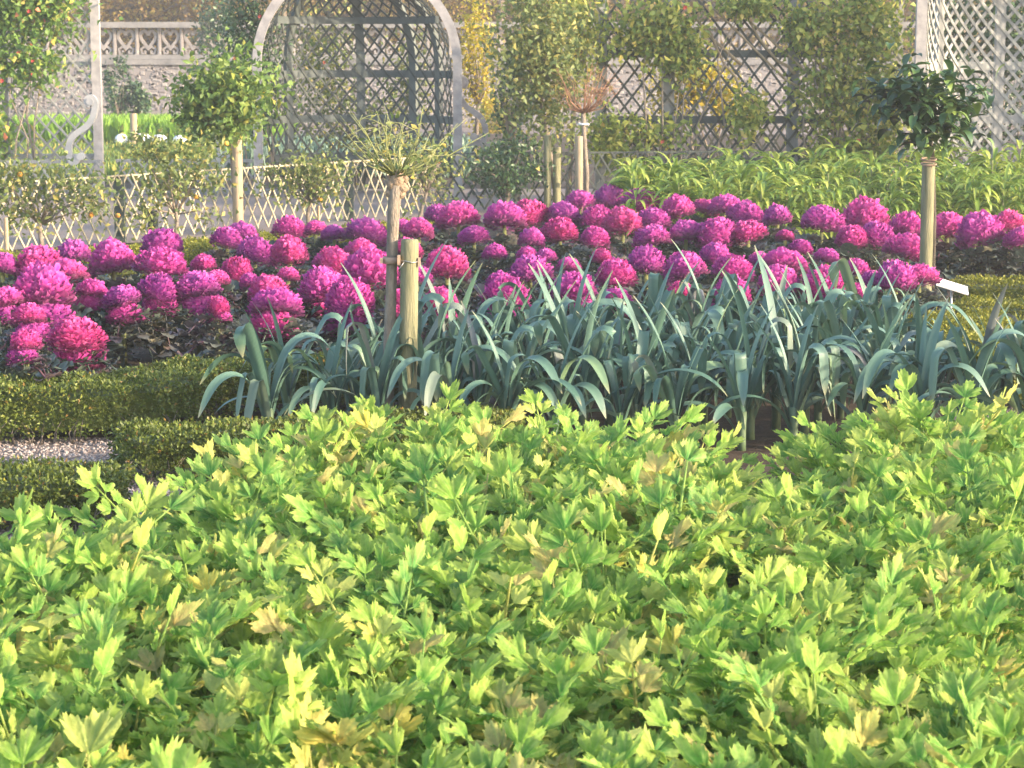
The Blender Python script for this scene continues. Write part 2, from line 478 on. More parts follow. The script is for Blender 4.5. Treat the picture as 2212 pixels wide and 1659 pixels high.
# ------------------------------------------------------------------ clipped box hedges
def hedge(pts, width, h, label, mat='box', density=13000, leaf=0.018, stems=True):
    """pts: centre line in plan; a clipped body of small leaves round a dark twiggy core"""
    raw = [Vector((p[0], p[1], 0)) for p in pts]
    pts = []
    for i in range(len(raw) - 1):                              # round the corners
        q0, q1, q2, q3 = raw[max(i - 1, 0)], raw[i], raw[i + 1], raw[min(i + 2, len(raw) - 1)]
        m = max(2, int((q2 - q1).length / 0.12))
        for k in range(m):
            t = k / m
            pts.append(0.5 * ((2 * q1) + (q2 - q0) * t + (2 * q0 - 5 * q1 + 4 * q2 - q3) * t * t + (3 * q1 - q0 - 3 * q2 + q3) * t ** 3))
    pts.append(raw[-1])
    o0 = raw[0].copy()
    root = empty('box_hedge', o0)
    tag(root, label, 'hedge', 'clipped box hedges')
    N = len(pts)
    C = np.array([np.array(p - o0) for p in pts])
    T = unit(np.gradient(C, axis=0)); S = np.stack([T[:, 1], -T[:, 0], np.zeros(N)], 1)
    mb = MB(); vs, fs = [], []
    for i in range(N):
        for sg in (-1, 1):
            q = C[i] + S[i] * sg * (width / 2 - 0.03)
            if i == 0: q = q + T[i] * 0.03
            if i == N - 1: q = q - T[i] * 0.03
            vs.append((q[0], q[1], 0.06)); vs.append((q[0], q[1], h - 0.03))
    for i in range(N - 1):
        a, b = i * 4, (i + 1) * 4
        fs += [(a, b, b + 1, a + 1), (a + 2, a + 3, b + 3, b + 2), (a + 1, b + 1, b + 3, a + 3), (a, a + 2, b + 2, b)]
    e = (N - 1) * 4
    fs += [(0, 1, 3, 2), (e, e + 2, e + 3, e + 1)]
    mb.add(vs, fs, 0.15)
    mb.build('twig_core', M['box'], root, False, True)
    cum = np.concatenate([[0], np.cumsum(np.linalg.norm(np.diff(C, axis=0), axis=1))]); ln = cum[-1]
    def along(u):
        x = u * ln
        return np.stack([np.interp(x, cum, C[:, j]) for j in range(3)], 1), unit(np.stack([np.interp(x, cum, S[:, j]) for j in range(3)], 1))
    Ps, Ds = [], []
    for kind, area in (('top', ln * width), ('l', ln * h), ('r', ln * h), ('e', width * h), ('f', width * h)):
        n = int(area * density)
        u = RNG.random(n); v = RNG.random(n)
        A, Sd = along(u)
        bump = 0.012 * np.sin(A[:, 0] * 17 + A[:, 1] * 9) + 0.010 * np.sin(A[:, 1] * 23 + v * 9) + RNG.normal(0, 0.011, n)
        if kind == 'top':
            P = A + Sd * ((v - 0.5) * width)[:, None]; P[:, 2] = h + bump * 0.8; D = np.tile(np.array([[0, 0, 1.0]]), (n, 1))
        elif kind in 'lr':
            sg = -1 if kind == 'l' else 1
            P = A + Sd * (sg * (width / 2 + bump))[:, None]; P[:, 2] = 0.03 + (h - 0.02) * v ** 0.8; D = Sd * sg
        else:
            j, sg = (0, -1) if kind == 'e' else (N - 1, 1)
            P = C[j][None] + np.outer((u - 0.5) * width, S[j]) + np.outer(sg * (0.01 + bump), T[j]); P[:, 2] = 0.03 + (h - 0.02) * v; D = np.tile(T[j][None] * sg, (n, 1))
        Ps.append(P); Ds.append(D)
    P = np.concatenate(Ps); D = np.concatenate(Ds); n = len(P)
    tint = np.clip(RNG.beta(2, 2.6, n) + 0.18 * np.sin(P[:, 0] * 5) * np.sin(P[:, 1] * 4), 0, 1)
    tint = np.where(RNG.random(n) < 0.02, 0.99, np.clip(tint, 0, 0.93))
    me = leaf_mesh('foliage', P, unit(D + RNG.normal(0, 0.75, (n, 3)) + np.array([[0, 0, 0.3]])), unit(RNG.normal(size=(n, 3)) + D * 0.7), leaf * RNG.uniform(0.7, 1.4, n), leaf * 0.62 * RNG.uniform(0.7, 1.3, n), M[mat], tint)
    tag(link(bpy.data.objects.new('foliage', me), root), kind='stuff')
    if stems:
        mb = MB()
        for k in range(int(ln / 0.09)):
                j = random.randrange(N); sg = -1 if S[j][1] > 0 else 1
                q = Vector(C[j] + S[j] * sg * (width / 2 - 0.01) + T[j] * random.uniform(-.06, .06))
                for _ in range(2):
                    mb.tube([(q.x, q.y, 0.0), (q.x + random.uniform(-.02, .02), q.y, 0.05), (q.x + random.uniform(-.05, .05), q.y + random.uniform(-.01, .02), 0.11)], [0.004, 0.003, 0.0015], 4)
        if mb.v: tag(mb.build('stems', M['bark'], root), kind='stuff')
    return root
hedge([(-4.2, 9.62), (-1.95, 9.62), (-1.35, 10.28), (-0.2, 10.40)], 0.38, 0.23, 'low clipped box hedge along the near edge of the pink kale, behind the gravel')
hedge([(-1.52, 8.62), (-1.15, 8.75), (0.0, 9.05)], 0.30, 0.19, 'low box hedge with a squared end beside the gravel, left of the leeks')
hedge([(-4.0, 7.72), (-1.42, 7.80)], 0.34, 0.19, 'low box hedge at the left edge in front of the gravel path')
hedge([(-6.2, 14.9), (-3.65, 15.7), (-2.1, 17.1), (-0.7, 18.9)], 0.42, 0.22, 'yellow green clipped hedge between the kale and the bamboo lattice fence', 'box_sun_tint', 6000, 0.022, False)
hedge([(2.62, 10.3), (2.55, 11.4), (2.50, 12.6)], 0.55, 0.20, 'broad olive green box hedge running back at the right edge beside the leeks', 'box_sun_tint', 6000, 0.02, False)
hedge([(2.72, 13.35), (5.5, 13.35)], 0.30, 0.16, 'thin low box hedge at the right edge beside the white label board', 'box_sun_tint', 6000, 0.02, False)
hedge([(2.9, 14.25), (5.8, 14.25)], 0.36, 0.20, 'box hedge at the right edge under the rightmost kale', 'box_sun_tint', 6000, 0.02, False)

# ------------------------------------------------------------------ slat lattices
UNIT_SLAT = {}
def slat_mesh(mat, w, t):
    key = (mat, w, t)
    if key not in UNIT_SLAT:
        mb = MB(); mb.box((0, 0, 0.5), w, t, 1.0)
        UNIT_SLAT[key] = mb.mesh('slat', M[mat], False)
    return UNIT_SLAT[key]
def lattice(parent, p0, p1, z0, z1, spacing, slope, mat, w, t, jitter=0.0, keep=1.0):
    """criss-cross slats between p0 and p1 (local plan points of the parent), each slat its own part"""
    p0, p1 = Vector((p0[0], p0[1], 0)), Vector((p1[0], p1[1], 0))
    u = (p1 - p0); L = u.length; u.normalize(); nrm = Vector((u.y, -u.x, 0)); H = z1 - z0
    me = slat_mesh(mat, w, t)
    run = H / slope
    for layer, sg in ((0, 1), (1, -1)):
        k = -int(run / spacing) - 1 if sg > 0 else 0
        while True:
            a = k * spacing + random.uniform(-jitter, jitter) * spacing
            k += 1
            if a > L + (run if sg < 0 else 0): break
            s0, s1 = a, a + sg * run
            h0, h1 = 0.0, H
            # clip to [0, L]
            def clip(s, h, s2, h2):
                if s < 0: h += (0 - s) / (s2 - s) * (h2 - h); s = 0
                elif s > L: h += (L - s) / (s2 - s) * (h2 - h); s = L
                return s, h
            if max(s0, s1) <= 0.02 or min(s0, s1) >= L - 0.02: continue
            a0 = clip(s0, h0, s1, h1); a1 = clip(s1, h1, s0, h0)
            A = p0 + u * a0[0] + Vector((0, 0, z0 + a0[1])) + nrm * (t * 1.05 * (layer - 0.5))
            B = p0 + u * a1[0] + Vector((0, 0, z0 + a1[1])) + nrm * (t * 1.05 * (layer - 0.5))
            d = B - A
            if d.length < 0.05 or random.random() > keep: continue
            o = bpy.data.objects.new('slat', me)
            zax = d.normalized(); yax = nrm; xax = yax.cross(zax).normalized()
            mtx = Matrix((xax, yax, zax)).transposed()
            o.location = A; o.rotation_euler = (mtx @ Matrix.Rotation(random.gauss(0, .012), 3, 'Y')).to_euler(); o.scale = (1, 1, d.length * random.uniform(0.985, 1.0))
            link(o, parent)
# bamboo lattice fence in front of the walk
F0, F1 = Vector((-5.0, 17.3)), Vector((-0.75, 22.9))
fence = empty('lattice_fence', (F0.x, F0.y, 0))
tag(fence, 'low cream bamboo lattice fence behind the kale on the left', 'fence')
lattice(fence, (0, 0), F1 - F0, 0.02, 0.60, 0.14, 1.75, 'lattice_gold', 0.013, 0.010, 0.08)
mb = MB(); d = (F1 - F0)
mb.sweep([(0, 0.025, 0.585), (d.x, d.y + 0.025, 0.585)], 0.02, 0.014, lambda i, t: Vector((0, 0, 1)))
mb.build('top_rail', M['lattice_gold'], fence, False)
for f in (0.12, 0.37, 0.58, 0.8):
    mb = MB(); mb.box((d.x * f, d.y * f + 0.06, 0.29), 0.09, 0.07, 0.58)
    mb.build('fence_post', M['post_dark'], fence, False)
# right continuation, darker
F2, F3 = Vector((-0.8, 23.1)), Vector((2.6, 23.6))
fence2 = empty('lattice_fence', (F2.x, F2.y, 0))
tag(fence2, 'low dark lattice fence behind the paired stakes, right of the bamboo fence', 'fence')
lattice(fence2, (0, 0), F3 - F2, 0.02, 0.6, 0.13, 1.6, 'lattice_dark', 0.018, 0.010, 0.05)
mb = MB(); d = (F3 - F2)
mb.sweep([(0, 0.025, 0.6), (d.x, d.y + 0.025, 0.6)], 0.03, 0.02, lambda i, t: Vector((0, 0, 1)))
mb.build('top_rail', M['lattice_dark'], fence2, False)
# grey lattice parapets in the arbour row
def low_lattice(x0, x1, y, z1, label, mat='lattice_grey'):
    o = empty('lattice_fence', (x0, y, 0)); tag(o, label, 'fence')
    lattice(o, (0, 0), (x1 - x0, 0), 0.02, z1, 0.13, 1.5, mat, 0.02, 0.012, 0.03)
    mb = MB(); mb.sweep([(0, 0.03, z1), (x1 - x0, 0.03, z1)], 0.035, 0.05, lambda i, t: Vector((0, 1, 0)))
    mb.build('top_rail', M['frame_mid'], o, False)
    mb = MB(); mb.sweep([(0, 0.03, 0.04), (x1 - x0, 0.03, 0.04)], 0.035, 0.03, lambda i, t: Vector((0, 1, 0)))
    mb.build('bottom_rail', M['frame_mid'], o, False)
AY = 25.3                                                     # the arbour row
low_lattice(-7.0, -4.62, AY - 0.30, 0.42, 'pale grey low lattice under the rose trellis at the left edge')
low_lattice(-4.55, -2.98, AY + 0.3, 0.40, 'grey low lattice between the rose trellis and the arched arbour')
low_lattice(-0.50, 0.10, AY + 0.1, 0.60, 'short grey low lattice just right of the arched arbour')

# ------------------------------------------------------------------ arched arbour
def hoop_points(R, sp, z0=0.0, n=28):
    p = [(-R, 0, z0), (-R, 0, (z0 + sp) / 2), (-R, 0, sp)]
    p += [(-R * math.cos(a), 0, sp + R * math.sin(a)) for a in [PI * k / n for k in range(1, n)]]
    return p + [(R, 0, sp), (R, 0, (z0 + sp) / 2), (R, 0, z0)]
def arbour(cx, cy, R, sp, label, ribs, rails, hoop_mat, rib_mat, slat_mat, rz=0.0, zlow=0.32, dth=0.125, ax=0.0, sw=0.022):
    o = empty('garden_arbour', (cx, cy, 0), rz); tag(o, label, 'arbour', 'trellis arbours in a row')
    mb = MB(); mb.sweep(hoop_points(R, sp), 0.10, 0.07, lambda i, t: Vector((0, 1, 0)))
    mb.build('front_hoop', M[hoop_mat], o, False)
    Rb = R * 0.93
    def S(th, m, off=0.0):
        r = Rb + off
        if m <= sp: return Vector((r * math.cos(th), 0.06 + r * math.sin(th), m))
        f = min((m - sp) / Rb, PI / 2)
        return Vector((r * math.cos(th) * math.cos(f) + ax * (1 - math.cos(f)), 0.06 + r * math.sin(th) * math.cos(f), sp + r * math.sin(f)))
    mtop = sp + Rb * PI / 2
    for th in ribs:
        th = math.radians(th)
        pts = [S(th, m, 0.03) for m in [0.0, sp * 0.5] + [sp + (mtop - sp) * k / 12 * 0.97 for k in range(13)]]
        mb = MB(); mb.sweep(pts, 0.10, 0.05, lambda i, t, th=th: Vector((math.cos(th), math.sin(th), 0.0)) if abs(t.z) > 0.3 else Vector((0, 0, 1)))
        mb.build('rib', M[rib_mat], o, False)
    for m in rails:
        pts = [S(math.radians(a), m, 0.03 if m < sp else 0.0) for a in range(8, 173, 6)]
        mb = MB(); mb.sweep(pts, 0.085, 0.04, lambda i, t: t.cross(Vector((0, 0, 1))))
        mb.build('rail', M[rib_mat], o, False)
    for layer, sg in ((0, 1), (1, -1)):
        k = -14
        while k * dth < PI + 2.2:
            th0 = k * dth; k += 1
            pts = []
            for q in range(19):
                m = zlow + (sp + Rb * 1.25 - zlow) * q / 18
                f = 0 if m < sp else (m - sp) / Rb
                th = th0 + sg * (m - zlow) * 0.78 * (1 if f == 0 else 1)
                if 0.06 < th < PI - 0.06: pts.append(S(th, m, 0.004 + layer * 0.013))
            if len(pts) > 3:
                mb = MB()
                c0 = Vector((0, 0.06, 0))
                mb.sweep(pts, sw, 0.010, lambda i, t, pts=pts: Vector((pts[i].x, pts[i].y, max(pts[i].z - sp, 0))))
                mb.build('slat', M[slat_mat], o, False)
    # bench along the inside
    mb = MB(); mb.sweep([S(math.radians(a), 0.30, -0.22) for a in range(6, 175, 8)], 0.40, 0.05, lambda i, t: Vector((0, 0, 1)))
    mb.build('bench_seat', M['post_dark'], o, False)
    return o, S
arb, _S = arbour((775 - 1106) / 189.7, AY, 1.13, 1.50, 'tall round arched trellis arbour with pale front hoop and dark ribs', [34, 57, 92, 142], [0.42, 0.86, 1.38, 2.02],
       'frame_pale', 'frame_dark', 'lattice_dark', 0.0, 0.32, 0.16, -0.16)
cx3 = x_at(1972, 22.0) + 1.25
arbour(cx3, 22.0, 1.25, 2.15, 'pale grey trellis arbour at the top right corner behind the broad leaved standard', [20, 60, 100, 140, 165], [0.45, 0.95, 1.5],
       'frame_pale', 'frame_mid', 'lattice_grey', 0.0, 0.3, 0.125, 0.0, 0.032)

# scroll brackets (S-shaped volutes)
def scroll(x, y, z, sx, label, mat='frame_pale', sc=1.0, rest=None):
    pts = []
    for k in range(16):                                       # lower volute, opens into the S
        a = -2.6 + k * (4.4 / 15)
        r = 0.045 + 0.085 * k / 15
        pts.append((0.0 + 0.16 - r * math.cos(a) * 1.0 - 0.02, 0.13 + r * math.sin(a) * 0.9))
    ctrl = [(0.06, 0.32), (0.16, 0.40), (0.25, 0.48), (0.30, 0.58), (0.315, 0.68)]
    lo = [(0.16, 0.07), (0.20, 0.10), (0.19, 0.15), (0.14, 0.155), (0.10, 0.11), (0.085, 0.04), (0.03, 0.03), (0.0, 0.12), (0.005, 0.22), (0.05, 0.31), (0.13, 0.375), (0.21, 0.43), (0.27, 0.51), (0.30, 0.60), (0.305, 0.69), (0.27, 0.745), (0.225, 0.73), (0.225, 0.68), (0.26, 0.665)]
    lo = lo[4:]
    # smooth (Catmull-Rom)
    sm = []
    for i in range(len(lo) - 1):
        p0, p1, p2, p3 = lo[max(i - 1, 0)], lo[i], lo[i + 1], lo[min(i + 2, len(lo) - 1)]
        for q in range(5):
            t = q / 5
            sm.append(tuple(0.5 * ((2 * p1[c]) + (-p0[c] + p2[c]) * t + (2 * p0[c] - 5 * p1[c] + 4 * p2[c] - p3[c]) * t * t + (-p0[c] + 3 * p1[c] - 3 * p2[c] + p3[c]) * t ** 3) for c in (0, 1)))
    sm.append(lo[-1])
    o = empty('scroll_bracket', (x, y, z)); tag(o, label, 'bracket', 'scroll brackets of the trellis')
    mb = MB(); mb.sweep([(p[0] * sx * sc, 0, p[1] * sc - 0.03 * sc) for p in sm], 0.065 * sc, 0.08, lambda i, t: Vector((0, 1, 0)))
    mb.build('scroll', M[mat], o, False)
    for c in ((0.13, 0.09), (0.255, 0.70)):
        mb = MB()
        n = 14
        vs = [(c[0] * sx * sc + 0.042 * sc * math.cos(2 * PI * k / n), yy, c[1] * sc - 0.03 * sc + 0.042 * sc * math.sin(2 * PI * k / n)) for yy in (-0.055, 0.055) for k in range(n)]
        mb.add(vs, [tuple(range(n)), tuple(range(2 * n - 1, n - 1, -1))] + [(k, n + k, n + (k + 1) % n, (k + 1) % n) for k in range(n)])
        mb.build('scroll_eye', M[mat], o, False)
s = at_depth(150, 345, AY - 0.30); scroll(s.x, AY - 0.30, 0.42, 1, 'pale scroll bracket standing on the low lattice at the left trellis post', 'frame_white')
s = at_depth(1044, 300, AY + 0.1); scroll(s.x + 0.02, AY + 0.13, 0.62, -1, 'grey scroll bracket leaning against the right leg of the arched arbour', 'frame_pale')
s = at_depth(1090, 330, AY + 0.3); scroll(s.x, AY + 0.4, 0.42, 1, 'dark scroll bracket half hidden by the tall leafy twin trees', 'frame_dark', 1.15)
s = at_depth(468, 320, AY + 0.33); scroll(s.x, AY + 0.33, 0.42, 1, 'grey scroll bracket left of the arched arbour behind the leafy standard', 'frame_mid', 1.0)

# ------------------------------------------------------------------ rose trellis, left
LX0, LX1 = -7.2, x_at(222, AY)
tr = empty('rose_trellis', (LX0, AY + 0.05, 0)); tag(tr, 'tall diamond lattice trellis panel with a pale end post at the left edge', 'trellis')
lattice(tr, (0, 0), (LX1 - LX0, 0), 0.42, 2.6, 0.16, 1.15, 'lattice_grey', 0.022, 0.012, 0.02)
mb = MB(); mb.sweep([(LX1 - LX0, 0, 0), (LX1 - LX0, 0, 2.7)], 0.10, 0.08, lambda i, t: Vector((0, 1, 0)))
mb.build('end_post', M['frame_pale'], tr, False)
for z in (0.46, 1.5, 2.6):
    mb = MB(); mb.sweep([(0, 0.05, z), (LX1 - LX0 - 0.055, 0.05, z)], 0.06, 0.04, lambda i, t: Vector((0, 1, 0)))
    mb.build('rail', M['frame_mid'], tr, False)
for x in (0.3, 1.45):
    mb = MB(); mb.sweep([(x, 0.055, 0), (x, 0.055, 2.65)], 0.07, 0.05, lambda i, t: Vector((0, 1, 0)))
    mb.build('post', M['frame_mid'], tr, False)

def climber(loc, boxes, label, mat, n, L=0.055, flowers=0, stems=10, name='climbing_rose', gold=None):
    """boxes: list of (cx, cy, cz, rx, ry, rz, weight) of leaf masses, local"""
    o = empty(name, loc); tag(o, label, 'climber', 'climbers on the trellises')
    ws = np.array([b[6] for b in boxes], float); ws /= ws.sum()
    Ps = []
    for b, w in zip(boxes, ws):
        P, _c = clump_points(int(n * w), b[:3], b[3:6], clumps=max(12, int(46 * w)), tight=0.42, shell=0.0)
        Ps.append(P)
    P = np.concatenate(Ps); P[:, 2] = np.maximum(P[:, 2], 0.03)
    foliage('foliage', o, P, M[mat], L, L * 0.62, tint=np.clip(RNG.beta(1.7, 2.6, len(P)) + (RNG.random(len(P)) < 0.03) * 0.5, 0, 1))
    mb = MB()
    for k in range(stems):
        b = random.choice(boxes)
        q = Vector((b[0] + random.uniform(-.6, .6) * b[3], b[1] + random.uniform(-.03, .03), b[2] + random.uniform(-.2, .8) * b[5]))
        g = Vector((b[0] * 0.6 + random.uniform(-.15, .15), b[1], 0))
        m1 = g.lerp(q, 0.35) + Vector((random.uniform(-.15, .15), random.uniform(-.03, .03), 0.1)); m2 = g.lerp(q, 0.7) + Vector((random.uniform(-.12, .12), random.uniform(-.03, .03), 0.05))
        mb.tube([g, m1, m2, q], [0.014, 0.011, 0.008, 0.004], 5)
    tag(mb.build('stems', M['bark'], o), kind='stuff')
    for k in range(flowers):
        b = random.choice(boxes)
        c = Vector((b[0] + random.uniform(-.8, .8) * b[3], b[1] - b[4] * 0.8, b[2] + random.uniform(-.8, .8) * b[5]))
        fm = MB()
        for j in range(9):
            a = j * 2.4; rr = 0.003 + 0.0016 * j
            d1 = Vector((math.cos(a), -0.5, math.sin(a)))
            s1 = Vector((-math.sin(a), 0, math.cos(a)))
            fm.add([c + d1 * 0.004, c + d1 * rr + s1 * 0.009, c + d1 * (rr + 0.013), c + d1 * rr - s1 * 0.009], [(0, 1, 2, 3)])
        fm.build('flower', M['rose'], o)
    return o
climber((-5.7, AY - 0.08, 0), [(-0.55, 0, 1.9, 0.75, 0.16, 0.6, 3), (0.35, 0, 2.05, 0.50, 0.14, 0.42, 2.2), (-0.6, 0, 0.95, 0.7, 0.16, 0.5, 2), (0.20, 0, 1.45, 0.4, 0.12, 0.25, 0.7), (-0.45, 0, 0.7, 0.5, 0.14, 0.3, 1.0)],
        'green climbing rose with a few red blooms on the left trellis', 'rose_leaf', 6800, 0.085, 9, 10)
climber((-2.75, AY + 0.35, 0), [(-0.25, 0, 1.85, 0.35, 0.15, 0.55, 2), (-0.2, 0, 1.1, 0.3, 0.15, 0.5, 1.2)],
        'blue green climbing rose on the outer left side of the arched arbour', 'dark_leaf', 2600, 0.06, 3, 6)

# climbing mass inside / behind the arbour
climber((-1.75, AY + 1.7, 0), [(-0.55, 0, 1.45, 0.42, 0.15, 0.75, 2.2), (0.0, 0, 0.85, 0.9, 0.2, 0.4, 2), (0.55, 0, 1.25, 0.3, 0.15, 0.6, 1)],
        'olive green climber growing over the back of the arched arbour', 'olive_leaf', 3600, 0.065, 2, 7)

# ------------------------------------------------------------------ right trellis wall
TY = 24.0
tx0, tx1 = x_at(1290, TY), x_at(1930, TY)
tr2 = empty('rose_trellis', (tx0, TY, 0)); tag(tr2, 'wide dark lattice trellis wall overgrown with climbers, right of the twin trees', 'trellis')
Ltr = tx1 - tx0
lattice(tr2, (0, 0), (Ltr, 0), 0.45, 2.6, 0.185, 1.3, 'lattice_dark', 0.024, 0.013, 0.03)
lattice(tr2, (0, 0.30), (Ltr, 0.30), 0.25, 0.95, 0.10, 1.7, 'lattice_gold', 0.02, 0.012, 0.05)
for x in (0.03, x_at(1440, TY) - tx0, x_at(1705, TY) - tx0, Ltr - 0.03):
    mb = MB(); mb.sweep([(x, 0.07, 0), (x, 0.07, 2.65)], 0.12, 0.08, lambda i, t: Vector((0, 1, 0)))
    mb.build('post', M['frame_mid'], tr2, False)
for z in (0.47, 0.92, 1.62, 2.6):
    mb = MB(); mb.sweep([(0, 0.05, z), (Ltr, 0.05, z)], 0.08, 0.035, lambda i, t: Vector((0, 1, 0)))
    mb.build('rail', M['frame_dark'], tr2, False)
def loc(px, py, y): p = at_depth(px, py, y); return p
def lb(px, py, w, h, y, root, wt, ry=0.18):
    p = at_depth(px, py, y); s = FPX / y
    return (p.x - root[0], 0, p.z, w / 2 / s, ry, h / 2 / s, wt)
r0 = (x_at(1860, TY), TY - 0.25, 0)
climber(r0, [lb(1850, 60, 200, 180, TY, r0, 3), lb(1800, 200, 200, 170, TY, r0, 2.6), lb(1900, 250, 130, 190, TY, r0, 1.6), lb(1740, 60, 120, 110, TY, r0, 1), lb(1850, 320, 200, 60, TY, r0, 1)],
        'sunlit golden green climber covering the right end of the trellis wall', 'climber_sun_tint', 5200, 0.085, 3, 12)
r0 = (x_at(1400, TY), TY - 0.25, 0)
climber(r0, [lb(1420, 60, 200, 130, TY, r0, 2.6), lb(1470, 110, 100, 120, TY, r0, 1), lb(1320, 300, 120, 120, TY, r0, 0.9), lb(1400, 290, 190, 70, TY, r0, 0.7), lb(1610, 240, 90, 90, TY, r0, 0.8), lb(1600, 20, 120, 60, TY, r0, 0.9)],
        'leafy green climber at the top left of the trellis wall', 'climber_sun_tint', 3800, 0.085, 2, 9)
r0 = (x_at(1550, TY + 1.6), TY + 1.6, 0)
climber(r0, [lb(1510, 170, 110, 120, TY + 1.6, r0, 1.5), lb(1560, 215, 70, 90, TY + 1.6, r0, 0.8), lb(1450, 200, 100, 120, TY + 1.6, r0, 0.8)],
        'yellow and orange autumn vine glimpsed behind the trellis wall', 'gold_leaf', 1700, 0.07, 0, 5, name='vine')
r0 = (x_at(2130, 25.2), 25.2, 0)
climber(r0, [lb(2060, 80, 150, 240, 25.2, r0, 2), lb(2180, 80, 150, 240, 25.2, r0, 2), lb(2120, 260, 260, 140, 25.2, r0, 1.6)],
        'dark green climber seen through the lattice of the right arbour', 'dark_leaf', 4200, 0.075, 0, 6)
# long bare canes crossing the trellis wall
mb = MB()
co = empty('bare_canes', (x_at(1700, TY), TY - 0.12, 0)); tag(co, 'long bare slanting canes tied across the trellis wall', 'canes')
for (a, b) in (((1500, -20), (1890, 310)), ((1560, -20), (1900, 290)), ((1600, 20), (1720, 160)), ((1530, 60), (1640, 240)), ((1620, -20), (1880, 230)), ((1680, -20), (1910, 260)), ((1470, -20), (1600, 140))):
    A, B = at_depth(a[0], a[1], TY - 0.12), at_depth(b[0], b[1], TY - 0.12)
    o0 = Vector((x_at(1700, TY), TY - 0.12, 0))
    pts = []
    for k in range(7):
        t = k / 6; p = A.lerp(B, t) - o0; p.z -= 0.10 * math.sin(PI * t) * random.uniform(.3, 1.2); p.x += random.uniform(-.02, .02); p.y += random.uniform(-.02, .02); pts.append(p)
    mb.tube(pts, [0.010 + 0.010 * k / 6 for k in range(7)], 5)
g = at_depth(1890, 330, TY - 0.12) - Vector((x_at(1700, TY), TY - 0.12, 0))
mb.tube([(g.x, g.y, g.z + 0.03), (g.x, g.y, 0)], [0.02, 0.022], 6)
mb.build('cane', M['stake_pale'], co)

# ------------------------------------------------------------------ standards and trees
def lance(mb, base, az, L, Wd, el, droop, tint, n=6):
    p = Vector(base); e = el; vs = []; es = []
    s = Vector((-math.sin(az), math.cos(az), 0))
    for k in range(n + 1):
        t = k / n; w = Wd * math.sin(PI * min(0.12 + t * 0.9, 1)) ** 0.8 * 0.5
        vs += [p - s * w + Vector((0, 0, w * .5)), p.copy(), p + s * w + Vector((0, 0, w * .5))]; es += [1, 0, 1]
        p = p + Vector((math.cos(az) * math.cos(e), math.sin(az) * math.cos(e), math.sin(e))) * (L / n); e -= droop / n
    fs = []
    for k in range(n):
        a = k * 3; fs += [(a, a + 1, a + 4, a + 3), (a + 1, a + 2, a + 5, a + 4)]
    mb.add(vs, fs, tint, es)
def stake(px, py_top, y, r, label, mat='stake_pale', lean=0.0, name='wooden_stake', zt=None):
    t = at_depth(px, py_top, y); h = t.z
    o = empty(name, (t.x, y, 0)); tag(o, label, 'stake', 'round wooden tree stakes')
    mb = MB()
    n = 14; zs = [0, h * .2, h * .45, h * .7, h - 0.012, h]
    mb.tube([(lean * (z - h), 0, z) for z in zs], [r * 1.02, r * 1.01, r, r * 1.0, r * 0.98, r * 0.9], n, True, 0.02)
    mb.build('post', M[mat], o)
    return o
def tree(base, trunk_h, trunk_r, crown_c, crown_r, n, label, mat='tree_leaf', leafL=0.06, cat='tree', group=None, name='standard_tree', bark='bark', clumps=30, tight=0.2, lean=(0, 0), fruit=0, aspect=0.55, shell=0.45, bias=(0, 0, -0.3), boxy=False):
    o = empty(name, base); tag(o, label, cat, group)
    mb = MB()
    top = Vector((lean[0], lean[1], trunk_h))
    zs = [0, .3, .6, .85, 1]
    mb.tube([(top.x * t + random.uniform(-.01, .01), top.y * t, trunk_h * t) for t in zs], [trunk_r * (1.15 - .35 * t) for t in zs], 8, True, 0.06)
    mb.build('trunk', M[bark], o)
    P, C = clump_points(n, crown_c, crown_r, clumps, tight, shell)
    if boxy:
        C = RNG.uniform(-.95, .95, (clumps, 3)) * np.array(crown_r) + np.array(crown_c)
        P = C[RNG.integers(0, clumps, n)] + RNG.normal(size=(n, 3)) * np.array([.11, .05, .085])
    P[:, 2] = np.maximum(P[:, 2], 0.05)
    foliage('crown', o, P, M[mat], leafL, leafL * aspect, bias, tint=np.clip(RNG.beta(2, 2.4, len(P)), 0, 1))
    mb = MB()
    for c in C[:18]:
        c = Vector(c); m = top.lerp(c, 0.5) + Vector((random.uniform(-.05, .05), random.uniform(-.05, .05), 0.04))
        mb.tube([top - Vector((0, 0, .02)), m, c], [trunk_r * .45, trunk_r * .28, 0.003], 5)
    tag(mb.build('branches', M[bark], o), kind='stuff')
    for k in range(fruit):
        q = P[random.randrange(len(P))]
        fm = MB(); r = 0.024; nn = 7
        vs = [(q[0], q[1], q[2] + r * .85)]
        for j in range(1, 4):
            a = PI * j / 4
            vs += [(q[0] + r * math.sin(a) * math.cos(2 * PI * i / nn), q[1] + r * math.sin(a) * math.sin(2 * PI * i / nn), q[2] + r * .95 * math.cos(a)) for i in range(nn)]
        vs.append((q[0], q[1], q[2] - r * .85))
        fs = [(0, 1 + i, 1 + (i + 1) % nn) for i in range(nn)]
        for j in range(2): fs += [(1 + j * nn + i, 1 + (j + 1) * nn + i, 1 + (j + 1) * nn + (i + 1) % nn, 1 + j * nn + (i + 1) % nn) for i in range(nn)]
        fs += [(len(vs) - 1, 1 + 2 * nn + (i + 1) % nn, 1 + 2 * nn + i) for i in range(nn)]
        fm.add(vs, fs); fm.build('fruit', M['apple'], o)
    return o
